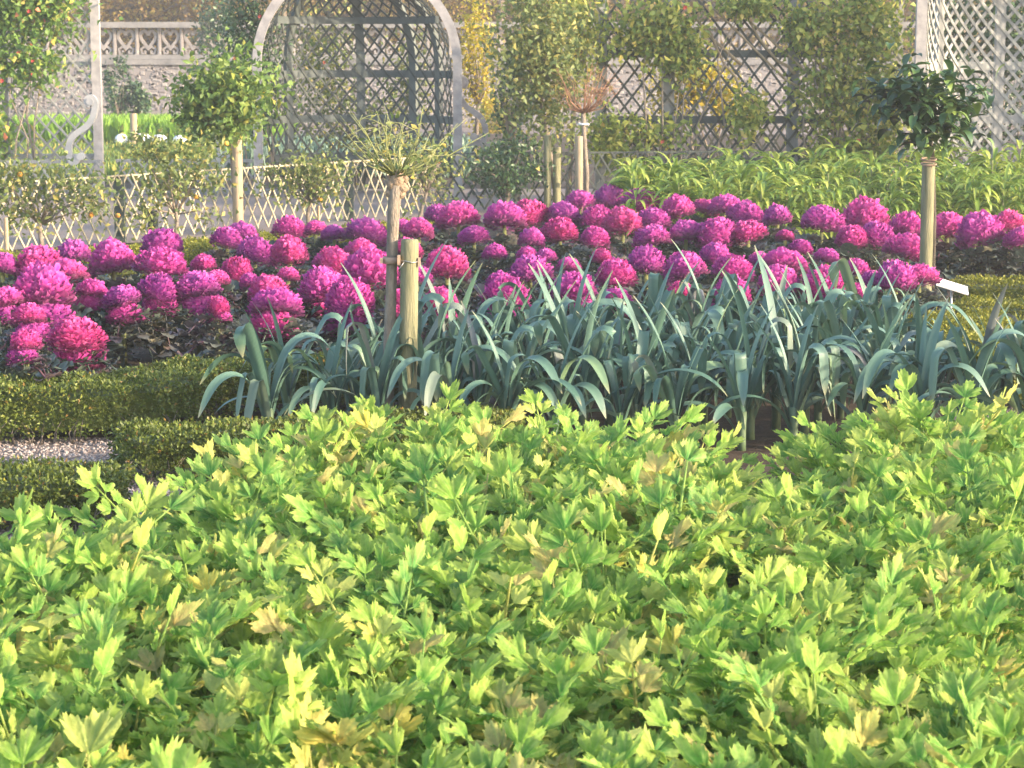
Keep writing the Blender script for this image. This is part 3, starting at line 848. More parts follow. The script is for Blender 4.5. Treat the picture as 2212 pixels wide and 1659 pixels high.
def tree_px(px_base, y, crown, label, n, **kw):
    """crown = (px, py, w, h) in photo units at depth y"""
    b = Vector((x_at(px_base, y), y, 0)); s = FPX / y
    c = at_depth(crown[0], crown[1], y)
    rz = crown[3] / 2 / s
    return tree(b, kw.pop('trunk_h', max(0.1, c.z - rz * 0.55)), kw.pop('trunk_r', 0.03), (c.x - b.x, 0, c.z), (crown[2] / 2 / s, kw.pop('ry', crown[2] / 2 / s), rz), n, label, lean=(c.x - b.x, 0), **kw)
STD = 'standard trees trained on stakes'
tree_px(518, 20.3, (497, 215, 205, 175), 'bushy green standard tree left of the arched arbour on a pale stake', 3000, leafL=0.085, group=STD, tight=0.30, clumps=34, trunk_h=0.95)
stake(512, 302, 20.15, 0.045, 'pale round stake under the bushy standard left of the arched arbour')
# twin tall trees in the middle
tree_px(1205, 23.2, (1165, 110, 200, 420), 'tall dense leafy tree, left of the middle pair, beside two stakes', 4600, mat='olive_leaf', leafL=0.075, tight=.34, shell=.1, group=STD, trunk_h=1.3, clumps=50)
tree_px(1225, 23.9, (1245, 60, 130, 330), 'narrow sunlit golden tree right behind the dense leafy tree', 1700, tight=.34, shell=.1, mat='climber_sun_tint', leafL=0.075, group=STD, trunk_h=1.4, clumps=26)
stake(1183, 292, 22.9, 0.037, 'left of the two greenish stakes under the dense leafy tree', 'stake')
stake(1203, 318, 23.0, 0.042, 'right of the two greenish stakes under the dense leafy tree', 'stake')
stake(1251, 294, 22.6, 0.040, 'pale stake tied to the bare red-twigged standard in the middle')
tree_px(1022, 27.0, (1032, 120, 95, 330), 'slender yellow leaved tree just right of the arched arbour', 1500, mat='gold_leaf', leafL=0.06, name='slender_tree', clumps=30, trunk_h=1.0)
tree_px(1095, 22.85, (1100, 362, 190, 130), 'dark glossy evergreen bush at the foot of the twin trees', 1600, mat='dark_leaf', leafL=0.06, name='evergreen_bush', cat='bush', trunk_h=0.25, clumps=24)
tree_px(1120, 24.6, (1105, 200, 80, 200), 'dark blue green shrub on the left flank of the twin trees', 800, mat='dark_leaf', leafL=0.06, name='evergreen_bush', cat='bush', trunk_h=0.6, clumps=16)
# espaliers on the bamboo fence
for px, y, cr, n, fr, lab in ((100, 17.9, (85, 428, 310, 110), 1300, 2, 'sprawling espalier apple at the left edge in front of the bamboo fence'),
                              (385, 19.0, (378, 395, 200, 170), 1300, 4, 'espalier apple with yellow leaves beside the pale stake on the bamboo fence'),
                              (665, 20.3, (668, 390, 190, 95), 800, 2, 'low espalier apple below the arched arbour'),
                              (905, 21.6, (920, 385, 105, 120), 550, 1, 'small olive espalier apple right of the bare rose standard')):
    tree_px(px, y, cr, lab, n, mat='olive_leaf', leafL=0.06, name='espalier_apple', fruit=fr, ry=0.16, group='espalier apples along the bamboo fence', trunk_r=0.02, clumps=24, trunk_h=0.3, bias=(0, 0, 0.5), shell=0.1, boxy=True)
# thin canes and small posts in front of the fence
for px, pyt, y, r, lab, mt in ((12, 470, 17.3, 0.018, 'thin brown cane at the left edge before the bamboo fence', 'stake_pale'), (288, 245, 38.0, 0.06, 'short brown post among the distant lawn by the white stones', 'stake_pale'),
                               (688, 445, 20.6, 0.014, 'thin cane under the low espalier below the arbour', 'stake_pale'), (620, 465, 20.4, 0.035, 'dark square-looking post under the low espalier', 'post_dark'), (330, 455, 19.2, 0.045, 'dark post under the espalier beside the pale stake', 'post_dark')):
    stake(px, pyt, y, r, lab, mt)

# bare red-twigged standard tied to a stake
def twig_head(o, c, n, spread, up, r, mat, drop=0.2, leaf=None, part='twigs'):
    mb = MB(); tips = []
    for k in range(n):
        a = random.uniform(0, 2 * PI); e = random.uniform(0.08, 1.0) ** 0.7
        L = random.uniform(0.55, 1.0)
        q = c + Vector((math.cos(a) * spread * e * L, math.sin(a) * spread * e * L, up * L * (1.0 - 0.55 * e) + random.uniform(-.05, .05) * up))
        m1 = c.lerp(q, 0.35) + Vector((math.cos(a), math.sin(a), 0)) * spread * 0.12 * random.uniform(-.2, 1) + Vector((0, 0, -0.05 * up))
        m2 = c.lerp(q, 0.7) + Vector((random.uniform(-.05, .05) * spread, random.uniform(-.05, .05) * spread, -0.02))
        mb.tube([c + Vector((random.uniform(-.01, .01), random.uniform(-.01, .01), 0)), m1, m2, q], [r * 1.5, r, r * .7, r * .3], 5)
        tips += [q, m2, m2.lerp(q, .5), m1.lerp(m2, .6)]
        for j in range(2):
            b0 = m1.lerp(q, random.uniform(.2, .8)); b1 = b0 + Vector((random.uniform(-1, 1) * spread, random.uniform(-1, 1) * spread, random.uniform(-.1, .5) * up)) * 0.3
            mb.tube([b0, b0.lerp(b1, .5) + Vector((0, 0, .01)), b1], [r * .6, r * .45, r * .2], 4)
            tips.append(b1)
    tag(mb.build(part, M[mat], o), kind='stuff')
    return tips
b = Vector((x_at(1265, 22.6), 22.75, 0)); o = empty('standard_rose', b); tag(o, 'bare standard with thin reddish twigs beside the middle stakes', 'tree', STD)
top = at_depth(1258, 245, 22.75).z
mb = MB(); mb.tube([(0, 0, 0), (0.01, 0, .4), (-0.02, 0, .8), (-0.03, 0, top)], [.028, .026, .024, .026], 8); mb.build('trunk', M['bark'], o)
twig_head(o, Vector((-0.03, 0, top)), 48, 0.58, 0.72, 0.004, 'twig_red')
mb = MB()
mb.tube([(0.05 * math.cos(a) - .03, 0.09 * math.sin(a) - .07, 0.92) for a in [2 * PI * k / 12 for k in range(13)]], 0.012, 5); mb.build('tie', M['white_paint'], o)

# broad-leaved standard, right
RY = 14.05
b = at_depth(2008, 600, RY); b.z = 0
o = empty('standard_tree', b); tag(o, 'round headed standard with broad dark leaves beside the tall right stake', 'tree', STD)
c = at_depth(1995, 225, RY) - b
mb = MB(); mb.tube([(0.03, 0.06, 0), (0.03, 0.06, .6), (0.01, 0.05, 1.0), (c.x + 0.03, 0, c.z - 0.1)], [.016, .015, .013, .011], 7); mb.build('trunk', M['bark_dark'], o)
P, C = clump_points(620, (c.x, 0, c.z), (0.36, 0.34, 0.27), 30, 0.27, 0.3)
mb = MB()
for q in P[:420]:
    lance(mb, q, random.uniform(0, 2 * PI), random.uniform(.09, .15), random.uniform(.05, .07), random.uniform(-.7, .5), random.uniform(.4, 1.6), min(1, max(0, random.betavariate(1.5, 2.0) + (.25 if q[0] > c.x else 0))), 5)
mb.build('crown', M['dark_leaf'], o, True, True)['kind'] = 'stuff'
mb = MB()
for q in C[:16]:
    t0 = Vector((c.x + .03, 0, c.z - .12)); mb.tube([t0, t0.lerp(Vector(q), .5) + Vector((0, 0, .03)), Vector(q)], [.008, .006, .003], 5)
mb.build('branches', M['bark_dark'], o)
st = stake(2006, 352, RY - 0.06, 0.041, 'tall weathered stake supporting the round headed standard on the right', 'stake')
mb = MB()
for z in (1.0, 0.97, 0.06): mb.tube([(0.047 * math.cos(a), 0.047 * math.sin(a), z + .006 * math.sin(a)) for a in [2 * PI * k / 14 for k in range(15)]], 0.006, 5)
mb.build('twine', M['strap'], st)

# knotty rose standard with its post and strap among the leeks
KY = 9.42
b = at_depth(836, 950, KY); b.z = 0
o = empty('standard_rose', b); tag(o, 'bare knotty standard rose with thin green twigs among the leeks', 'tree', STD)
tp = [at_depth(px, py, KY) - b for px, py in ((838, 860), (841, 740), (845, 620), (848, 520), (851, 440), (857, 400))]
mb = MB(); mb.tube([Vector((0, 0, -0.01))] + tp, [.027, .026, .025, .024, .024, .027, .03], 12, True, 0.05); mb.build('trunk', M['bark'], o)
kc = at_depth(858, 392, KY) - b
mb = MB()
for (dx, dz, rr) in ((0, 0, .034), (-.022, -.015, .028), (.020, -.025, .028), (-.032, -.05, .018), (0.004, .022, .026), (.034, .008, .016), (-.03, .012, .015), (.012, -.05, .024)):
    nn = 9; vs = []
    for j in range(6):
        a = PI * (j + .5) / 6
        vs += [(kc.x + dx + rr * math.sin(a) * math.cos(2 * PI * i / nn) * random.uniform(.65, 1.3), rr * math.sin(a) * math.sin(2 * PI * i / nn), kc.z + dz + rr * math.cos(a) * 1.1) for i in range(nn)]
    fs = [tuple(range(nn - 1, -1, -1))] + [(j * nn + i, (j + 1) * nn + i, (j + 1) * nn + (i + 1) % nn, j * nn + (i + 1) % nn) for j in range(5) for i in range(nn)] + [tuple(5 * nn + i for i in range(nn))]
    mb.add(vs, fs)
mb.build('graft_knot', M['bark_knot'], o)
tips = twig_head(o, kc + Vector((0, 0, .02)), 34, 0.44, 0.44, 0.0030, 'twig_green')
tips2 = []
P = np.array([[t.x + random.gauss(0, .03), t.y + random.gauss(0, .03), t.z + random.gauss(0, .03)] for t in tips if t.z < kc.z + 0.12 or random.random() < .15 for _ in range(2)])
foliage('leaves', o, P, M['olive_leaf'], 0.035, 0.018, (0, 0, .1))
ps = stake(885, 517, KY - 0.03, 0.0385, 'stout greenish post strapped to the knotty rose among the leeks', 'stake', 0.02)
zst = at_depth(845, 562, KY).z
sb = empty('tree_tie', (b.x, KY - .02, 0)); tag(sb, 'tan strap and wire tying the knotty rose to its post', 'strap')
tx, qx = (at_depth(846, 562, KY).x - b.x), (at_depth(885, 562, KY).x - b.x)
mb = MB()
ring = [(tx + 0.034 * math.cos(a), 0.02 + 0.034 * math.sin(a), zst) for a in [2 * PI * k / 16 for k in range(17)]]
mb.sweep(ring, 0.028, 0.005, lambda i, t: t.cross(Vector((0, 0, 1))))
mb.sweep([(tx + .03, -.005, zst), (qx - .034, -.03, zst + .004)], 0.026, 0.006, lambda i, t: Vector((0, 1, 0)))
mb.build('strap', M['strap'], sb)
mb = MB()
mb.box((qx - .043, -.035, zst + .006), .012, .03, .042); mb.box((qx + .042, -.02, zst - .004), .010, .03, .036); mb.box((tx - .042, .0, zst), .012, .02, .022)
mb.build('buckle', M['strap'], sb, False)
mb = MB()
mb.tube([(qx + 0.042 * math.cos(a), -.01 + 0.044 * math.sin(a), zst + .004 * math.cos(3 * a)) for a in [2 * PI * k / 16 for k in range(17)]], 0.0022, 5)
mb.tube([(qx - .02, -.055, zst), (qx - .034, -.062, zst - .02), (qx - .045, -.06, zst - .035)], 0.002, 5)
mb.build('wire', M['wire'], sb)

# white label board by the kale
p = on_plane(2056, 618, 0.30)
o = empty('label_board', (p.x, p.y, 0)); tag(o, 'small tilted blank white label board beside the right stake', 'sign')
mb = MB(); mb.box((0, 0, 0), 0.20, 0.10, 0.008); q = mb.build('board', M['white_paint'], o, False); q.location = (0, 0, 0.30); q.rotation_euler = (math.radians(22), math.radians(17), 0)
mb = MB(); mb.tube([(0, 0, 0), (0, 0, .295)], .006, 6); mb.build('spike', M['wire'], o)

# ------------------------------------------------------------------ lush leafy bed, right rear
lush_meshes = []
for v in range(5):
    mb = MB()
    for k in range(90):
        z = random.uniform(0.08, 0.60); a = random.uniform(0, 2 * PI)
        lance(mb, (math.cos(a) * .04, math.sin(a) * .04, z), a, random.uniform(.16, .30), random.uniform(.03, .05), random.uniform(.2, 1.2), random.uniform(1.2, 2.6), random.random())
    lush_meshes.append(mb.mesh('leaves', M['lush'], True, True))
mb = MB(); mb.tube([(0, 0, 0), (.01, 0, .3), (0, .01, .56)], [.012, .01, .006], 6); lush_stem = mb.mesh('stem', M['twig_green'])
k = 0
ORD = ['first', 'second', 'third', 'fourth', 'fifth', 'sixth', 'seventh', 'eighth', 'ninth', 'tenth', '11th', '12th', '13th', '14th', '15th', '16th', '17th', '18th', '19th', '20th', '21st', '22nd', '23rd', '24th', '25th', '26th', '27th', '28th', '29th', '30th', '31st', '32nd', '33rd', '34th', '35th', '36th', '37th', '38th', '39th', '40th']
def ordn(i): return ORD[i] if i < len(ORD) else str(i + 1) + 'th'
for ri, yy in enumerate((18.6, 19.3, 20.1, 20.9, 21.6)):
    x = x_at(1365 + 0 * ri, yy); i = 0
    while x < x_at(2260, yy):
        o = empty('leafy_bed_plant', (x + random.uniform(-.05, .05), yy + random.uniform(-.12, .12), 0), random.uniform(0, 2 * PI))
        sc = random.uniform(.86, 1.12) * (0.93 if ri == 0 else 0.97 + 0.03 * ri); o.scale = (sc, sc, sc)
        tag(o, 'light green long leaved bedding plant, %s from left in %s row behind the kale' % (ordn(i), ordn(ri)), 'plant', 'light green leafy plants behind the kale')
        link(bpy.data.objects.new('leaves', random.choice(lush_meshes)), o); link(bpy.data.objects.new('stem', lush_stem), o)
        x += random.uniform(.30, .38); i += 1

# ------------------------------------------------------------------ far beds, stones, wall, terrace
def grass_patch(name, x0, x1, y0, y1, n, h, mat, label, cat):
    P = np.stack([RNG.uniform(x0, x1, n), RNG.uniform(y0, y1, n), np.zeros(n)], 1)
    me = leaf_mesh(name, P, unit(rand_dirs(n) * .35 + np.array([[0, 0, 1]])), rand_dirs(n), h * RNG.uniform(.6, 1.3, n), h * .3 * RNG.uniform(.6, 1.2, n), M[mat], curl=.1)
    return tag(link(bpy.data.objects.new(name, me)), label, cat, kind='stuff')
grass_patch('bright_green_planting', -9.5, -4.2, 39.9, 43.4, 16000, 0.36, 'lawn', 'bright green low planting before the terrace wall', 'ground cover')
grass_patch('dark_green_planting', -9.5, -3.6, 28, 37.5, 12000, 0.15, 'tree_leaf', 'mid green low planting between the trellis row and the white stones', 'ground cover')
grass_patch('blue_green_planting', -3.8, -0.6, 29, 34, 6000, 0.34, 'bluegreen', 'blue green leafy planting glimpsed through the arched arbour', 'ground cover')
for i, (px, py, w, h, lab) in enumerate(((262, 296, 26, 14, 'leftmost of the white stones by the distant green planting'), (305, 293, 46, 9, 'second from left of the white stones by the distant green planting'), (342, 300, 40, 18, 'second from right of the white stones by the distant green planting'), (390, 301, 34, 18, 'rightmost of the white stones by the distant green planting'))):
    yy = 39.6 - 0.1 * i; c = at_depth(px, py, yy); s = FPX / yy
    mb = MB(); nn = 10; vs = []; hh = max(c.z + h / 2 / s, 0.08)
    for j, (zz, rr) in enumerate(((0, 1.0), (.35, 1.03), (.7, .9), (.92, .6), (1.0, .2))):
        vs += [(w / 2 / s * rr * math.cos(2 * PI * q / nn) * random.uniform(.88, 1.1), .25 * rr * math.sin(2 * PI * q / nn) * random.uniform(.9, 1.1), hh * zz) for q in range(nn)]
    mb.add(vs, [(j * nn + q, j * nn + (q + 1) % nn, (j + 1) * nn + (q + 1) % nn, (j + 1) * nn + q) for j in range(4) for q in range(nn)] + [tuple(4 * nn + q for q in range(nn))])
    o = mb.build('white_stone', M['white_stone']); o.location = (c.x, yy, 0); tag(o, lab, 'stone', 'white stones by the distant green planting')
# small shrubs in front of the wall
for px, y, cr, lab in ((250, 44, (255, 190, 60, 150), 'thin dark climber shrub at the foot of the wall by the left post'), (300, 44.2, (300, 215, 50, 70), 'small dark shrub against the foot of the rubble wall'), (450, 44.0, (470, 80, 110, 190), 'dark blue green shrub before the balustrade left of the arbour'), (1080, 44, (1070, 260, 90, 120), 'pale golden shrub seen between the arbour and the twin trees')):
    tree_px(px, y, cr, lab, 900, mat='gold_leaf' if px > 1000 else 'dark_leaf', leafL=0.10, name='wall_shrub', cat='shrub', group='shrubs along the terrace wall', trunk_h=0.2, clumps=18, ry=.3)

WY = 48.0
wall = empty('terrace_wall', (0, WY, 0)); tag(wall, 'pale rubble terrace wall with carved stone balustrade at the back', 'wall')
zc0, zc1, zb1, zr = at_depth(300, 140, WY).z, at_depth(300, 118, WY).z, at_depth(300, 60, WY).z, at_depth(300, 47, WY).z
X0, X1 = -15, 15
mb = MB(); mb.box(((X0 + X1) / 2, 0.3, zc0 / 2), X1 - X0, 0.6, zc0); mb.build('wall_body', M['mortar'], wall, False)
n = 4200
P = np.stack([RNG.uniform(X0, X1, n), np.full(n, -0.005), RNG.uniform(0.03, zc0 - .03, n)], 1)
sx, sz = RNG.uniform(.03, .085, n), RNG.uniform(.02, .042, n)
box = np.array([[-1, 0, -.8], [1, 0, -1], [.9, 0, 1], [-1, 0, .85], [-.8, -1, -.6], [.75, -1, -.75], [.7, -1, .75], [-.75, -1, .65]])
V = (P[:, None, :] + box[None] * np.stack([sx, np.full(n, .011), sz], 1)[:, None, :]).reshape(-1, 3)
oo = (np.arange(n) * 8)[:, None]
F = np.concatenate([oo + np.array([f]) for f in ((4, 5, 6, 7), (0, 1, 5, 4), (1, 2, 6, 5), (2, 3, 7, 6), (3, 0, 4, 7))], 0)
tag(link(bpy.data.objects.new('rubble_stones', fast_mesh('rubble_stones', V, F, M['rubble'], np.repeat(RNG.random(n), 8), False)), wall), kind='stuff')
for z0, z1, d, mt, nm in ((zc0, zc0 + (zc1 - zc0) * .55, .74, 'stone_dark', 'coping'), (zc0 + (zc1 - zc0) * .55, zc1, .64, 'stone_dark', 'plinth'), (zb1, zr, .5, 'stone_dark', 'top_rail')):
    mb = MB(); mb.box((0, .3, (z0 + z1) / 2), X1 - X0 + .05, d, z1 - z0 - .004); mb.build(nm, M[mt], wall, False)
mb = MB(); Hh = zb1 - zc1; mb.box((0, 0, Hh / 2), .075, .16, Hh); mb.box((0, -.083, Hh / 2), .03, .02, Hh * .9); post_me = mb.mesh('baluster', M['stone'], False)
mb = MB()
hw = 0.165
heart = []
for k in range(33):
    t = 2 * PI * k / 32
    heart.append((hw * (math.sin(t) ** 3), 0, Hh * .60 + Hh * .38 * ((13 * math.cos(t) - 5 * math.cos(2 * t) - 2 * math.cos(3 * t) - math.cos(4 * t)) / 16.0)))
mb.sweep(heart, .06, .11, lambda i, t: Vector((0, 1, 0)))
for sg in (-1, 1):
    mb.sweep([(sg * hw * .05, 0, Hh * .22), (sg * hw * .45, 0, Hh * .30), (sg * hw * .95, 0, Hh * .2), (sg * hw * .8, 0, Hh * .04), (sg * hw * .4, 0, Hh * .05), (sg * hw * .42, 0, Hh * .16)], .05, .10, lambda i, t: Vector((0, 1, 0)))
heart_me = mb.mesh('heart_panel', M['stone'], False)
step = 48.0 * WY / FPX
xk = at_depth(243, 90, WY).x - 24 * step
for k in range(54):
    x = xk + k * step
    if X0 + .1 < x < X1 - .1:
        o = link(bpy.data.objects.new('baluster', post_me), wall); o.location = (x, .3, zc1)
        o = link(bpy.data.objects.new('heart_panel', heart_me), wall); o.location = (x + step / 2, .3, zc1)
# terrace ground behind the wall
mb = MB(); mb.box((0, WY + 26, zc0 / 2 - .05), 120, 50.7, zc0 - .1); tag(mb.build('terrace', M['gravel'], None, False), kind='structure')
# copper trees along the terrace
for i in range(11):
    x = -13 + i * 2.6 + random.uniform(-.4, .4); yy = 53.5 + random.uniform(-.5, .8)
    tree((x, yy, zc0 - .1), 1.6, 0.12, (0, 0, 2.5), (1.9, 1.3, 2.35), 6000, 'copper brown terrace tree behind the balustrade, %s from left' % ordn(i), 'brown_leaf', 0.11, 'tree', 'copper trees on the terrace', 'terrace_tree', 'bark', 40, 0.2)

hb = empty('copper_hedge', (0, 57.5, zc0 - .1)); tag(hb, 'tall copper brown hedge closing the terrace behind its trees', 'hedge')
n = 26000
P = np.stack([RNG.uniform(-16, 16, n), RNG.normal(0, .25, n), RNG.uniform(0.02, 4.6, n) + .15 * np.sin(RNG.uniform(0, 50, n))], 1)
foliage('foliage', hb, P, M['brown_leaf'], .13, .08)
mb = MB(); mb.box((0, .55, 2.2), 32, .6, 4.4); mb.build('twig_core', M['bark_dark'], hb, False)

# ------------------------------------------------------------------ ornamental kale
def ruffle(mb, base, out, up, L, Wd, tint, low, n=9, curl=.5, frill=.22):
    """one frilly leaf: a fan that widens and crinkles at its rim"""
    out = out.normalized(); side = out.cross(up)
    side = side.normalized() if side.length > 1e-4 else Vector((1, 0, 0))
    nrm = side.cross(out).normalized()
    vs = [base]; es = [0.0]
    for ring, rf in ((1, .6), (2, 1.0)):
        for k in range(n):
            a = (k / (n - 1) - .5) * 2.1
            j = (random.uniform(-1, 1) * frill if ring == 2 else random.uniform(-.05, .05))
            r = L * rf * (1 + (random.uniform(-.12, .1) if ring == 2 else 0)) * (.78 + .22 * math.cos(a))
            vs.append(base + out * r * math.cos(a) + side * Wd * rf * math.sin(a) + nrm * (curl * L * rf * rf * .5 + j * L * (1 if k % 2 else -1) * .8))
            es.append(rf)
    fs = [(0, 1 + k, 2 + k) for k in range(n - 1)] + [(1 + k, 1 + n + k, 2 + n + k, 2 + k) for k in range(n - 1)]
    mb.add(vs, fs, tint, es, low)
kale_heads = []
for v in range(7):
    mb = MB(); N = 370
    ph = random.random() * 6
    for i in range(N):
        t = (i + .5) / N
        pol = 1.85 * t ** .60                                  # 0 at the crown, past the equator below
        az = i * 2.39996 + ph
        d = Vector((math.sin(pol) * math.cos(az), math.sin(pol) * math.sin(az), math.cos(pol)))
        r = .41 + random.uniform(-.04, .03) + .03 * math.sin(3 * az + v) * math.sin(pol) + .02 * math.sin(5 * az + 2 * v)
        base = Vector((d.x * r * .78, d.y * r * .78, d.z * r * .86 - .03))
        out = (d + Vector((0, 0, .55 - .25 * t)) + Vector((random.uniform(-.25, .25), random.uniform(-.25, .25), random.uniform(-.1, .2)))).normalized()
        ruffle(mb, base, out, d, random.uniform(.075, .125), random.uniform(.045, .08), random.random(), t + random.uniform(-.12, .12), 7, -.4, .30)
    # inner body so that no gaps show
    nn, vs, ls = 12, [], []
    for j in range(8):
        a = .1 + j * 1.45 / 7
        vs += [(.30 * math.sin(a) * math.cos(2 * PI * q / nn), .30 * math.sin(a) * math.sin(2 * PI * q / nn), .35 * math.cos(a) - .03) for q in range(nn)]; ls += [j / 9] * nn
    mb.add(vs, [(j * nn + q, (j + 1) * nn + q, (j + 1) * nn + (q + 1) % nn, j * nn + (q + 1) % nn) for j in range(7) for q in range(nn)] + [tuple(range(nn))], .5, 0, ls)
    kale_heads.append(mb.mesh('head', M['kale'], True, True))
kale_leaves = []
for v in range(6):
    mb = MB()
    # a stalked leaf in four frilly lobes, drooping outward along +X
    L = .17; bend = random.uniform(.6, 1.1); spine = []
    for q in range(5):
        x = .03 + L * q / 5 * .8; z = .015 * q - .012 * q * q * bend
        spine.append((x, 0, z))
        for sg in (-1, 1):
            ruffle(mb, Vector((x, 0, z)), Vector((.7, sg * .8, random.uniform(-.3, .15))), Vector((0, 0, 1)), random.uniform(.04, .065), .04, .5, 0, 7, .2, .25)
    ruffle(mb, Vector(spine[-1]), Vector((1, 0, -.6)), Vector((0, 0, 1)), .07, .06, .5, 0, 9, .2, .25)
    mb.tube([(0, 0, 0)] + spine, [.006, .006, .005, .005, .004, .003], 5)
    kale_leaves.append(mb.mesh('outer_leaf', M['kale_low'], True, True))
mb = MB(); mb.tube([(0, 0, 0), (.005, 0, .5), (0, 0, 1)], [.018, .015, .014], 7); kale_stem = mb.mesh('stem', M['twig_green'])
# photo position and width of every head, front row first
KALE = [(165, 738, 108), (55, 745, 70), (62, 690, 72), (12, 655, 75), (95, 640, 128), (265, 650, 80), (340, 636, 75), (428, 632, 96), (470, 668, 50), (598, 668, 100), (580, 636, 90), (755, 655, 100), (700, 632, 92), (800, 600, 130), (950, 662, 78), (1092, 650, 98),
        (200, 635, 66), (85, 578, 92), (145, 600, 82), (5, 580, 70), (160, 556, 62), (245, 574, 108), (350, 536, 84), (350, 578, 108), (440, 575, 56), (512, 592, 66), (470, 612, 52), (540, 612, 46), (622, 600, 44), (626, 555, 80), (550, 552, 76), (490, 522, 72), (522, 512, 62), (626, 502, 70),
        (720, 578, 82), (780, 552, 64), (900, 600, 62), (965, 586, 90), (1080, 618, 62), (1145, 595, 92), (1240, 632, 90), (1228, 580, 56), (1300, 562, 44), (1330, 602, 82), (1330, 655, 70), (1395, 576, 82), (1482, 590, 84), (1545, 560, 66), (1582, 590, 90), (1580, 642, 84), (1640, 570, 52), (1692, 578, 96), (1682, 622, 100), (1780, 628, 100), (1850, 588, 52), (1852, 640, 62), (1882, 610, 52), (1935, 612, 88), (1985, 606, 74),
        (682, 500, 44), (722, 512, 50), (790, 512, 88), (868, 496, 48), (905, 506, 62), (945, 470, 60), (990, 478, 96), (1090, 480, 98), (1145, 470, 70), (1024, 515, 62), (1070, 552, 48), (1147, 524, 56), (1138, 552, 42), (1215, 472, 74), (1210, 506, 70), (1254, 442, 62), (1316, 440, 72), (1385, 446, 78), (1290, 476, 72), (1346, 492, 78), (1285, 520, 62), (1412, 482, 66), (1410, 522, 70), (1466, 460, 80), (1482, 512, 80), (1550, 516, 108), (1524, 456, 52), (1566, 452, 62), (1610, 470, 72), (1616, 510, 74), (1680, 476, 62), (1696, 514, 36),
        (1775, 486, 98), (1868, 482, 88), (1840, 520, 60), (1892, 516, 72), (1958, 500, 74), (1960, 546, 90), (2046, 500, 82), (2118, 512, 92), (2178, 490, 62), (2205, 520, 64), (1470, 640, 70), (1180, 560, 44), (880, 545, 60), (860, 650, 60), (1730, 540, 52), (1785, 560, 50)]
def kale_plant(px, py, w, label):
    hc = random.uniform(.34, .40)
    p = on_plane(px, py, hc); s = FPX / p.y
    dia = min(max(w / s * 1.0, .12), .31) * random.uniform(1.3, 1.5)
    hz = random.uniform(.74, 1.02)
    o = empty('ornamental_kale', (p.x, p.y, 0), random.uniform(0, 2 * PI)); tag(o, label, 'kale', 'pink ornamental kale in the middle bed')
    h = link(bpy.data.objects.new('head', random.choice(kale_heads)), o)
    h.location = (0, 0, hc); h.scale = (dia * random.uniform(.9, 1.08), dia * random.uniform(.9, 1.08), dia * hz); h.rotation_euler = (random.uniform(-.3, .3), random.uniform(-.3, .3), 0)
    if py > 625:                                               # the near plants carry a second, lower pink tier
        h2 = link(bpy.data.objects.new('lower_tier', random.choice(kale_heads)), o)
        h2.location = (random.uniform(-.02, .02), random.uniform(-.02, .02), hc - dia * .34); h2.scale = (dia * 1.0, dia * 1.0, dia * .85); h2.rotation_euler = (random.uniform(-.15, .15), random.uniform(-.15, .15), 2)
    st = link(bpy.data.objects.new('stem', kale_stem), o); st.scale = (1, 1, hc - .02)
    nl = 18
    for k in range(nl):
        z = .06 + (hc - dia * .30 - .06) * (k / nl) ** .8
        lf = link(bpy.data.objects.new('outer_leaf', random.choice(kale_leaves)), o)
        a = k * 2.4 + random.uniform(-.4, .4)
        lf.location = (.012 * math.cos(a), .012 * math.sin(a), z)
        lf.rotation_euler = (random.uniform(-.25, .25), random.uniform(-.75, .15), a)
        q = random.uniform(.85, 1.25); lf.scale = (q, q, q)
    for k in range(7):                                         # collar close under the head
        lf = link(bpy.data.objects.new('outer_leaf', random.choice(kale_leaves)), o)
        a = k * .9 + random.uniform(-.3, .3)
        lf.location = (dia * .12 * math.cos(a), dia * .12 * math.sin(a), hc - dia * .30)
        lf.rotation_euler = (random.uniform(-.3, .3), random.uniform(-.35, .1), a)
        q = dia / .25 * random.uniform(.75, .95); lf.scale = (q, q, q)
rows = [[], [], [], [], [], []]
for k in KALE:
    d = on_plane(k[0], k[1], .37).y
    i = min(5, max(0, int((d - 9.7) / 1.5)))
    rows[i].append(k)
SIZE = lambda w, d: 'large' if w * d / FPX > .235 else ('small' if w * d / FPX < .15 else 'mid sized')
for i, r in enumerate(rows):
    r.sort()
    for j, (px, py, w) in enumerate(r):
        d = on_plane(px, py, .37).y
        kale_plant(px, py, w, '%s pink ornamental kale, %s from left in the %s kale row from the front' % (SIZE(w, d), ordn(j), ordn(i)))

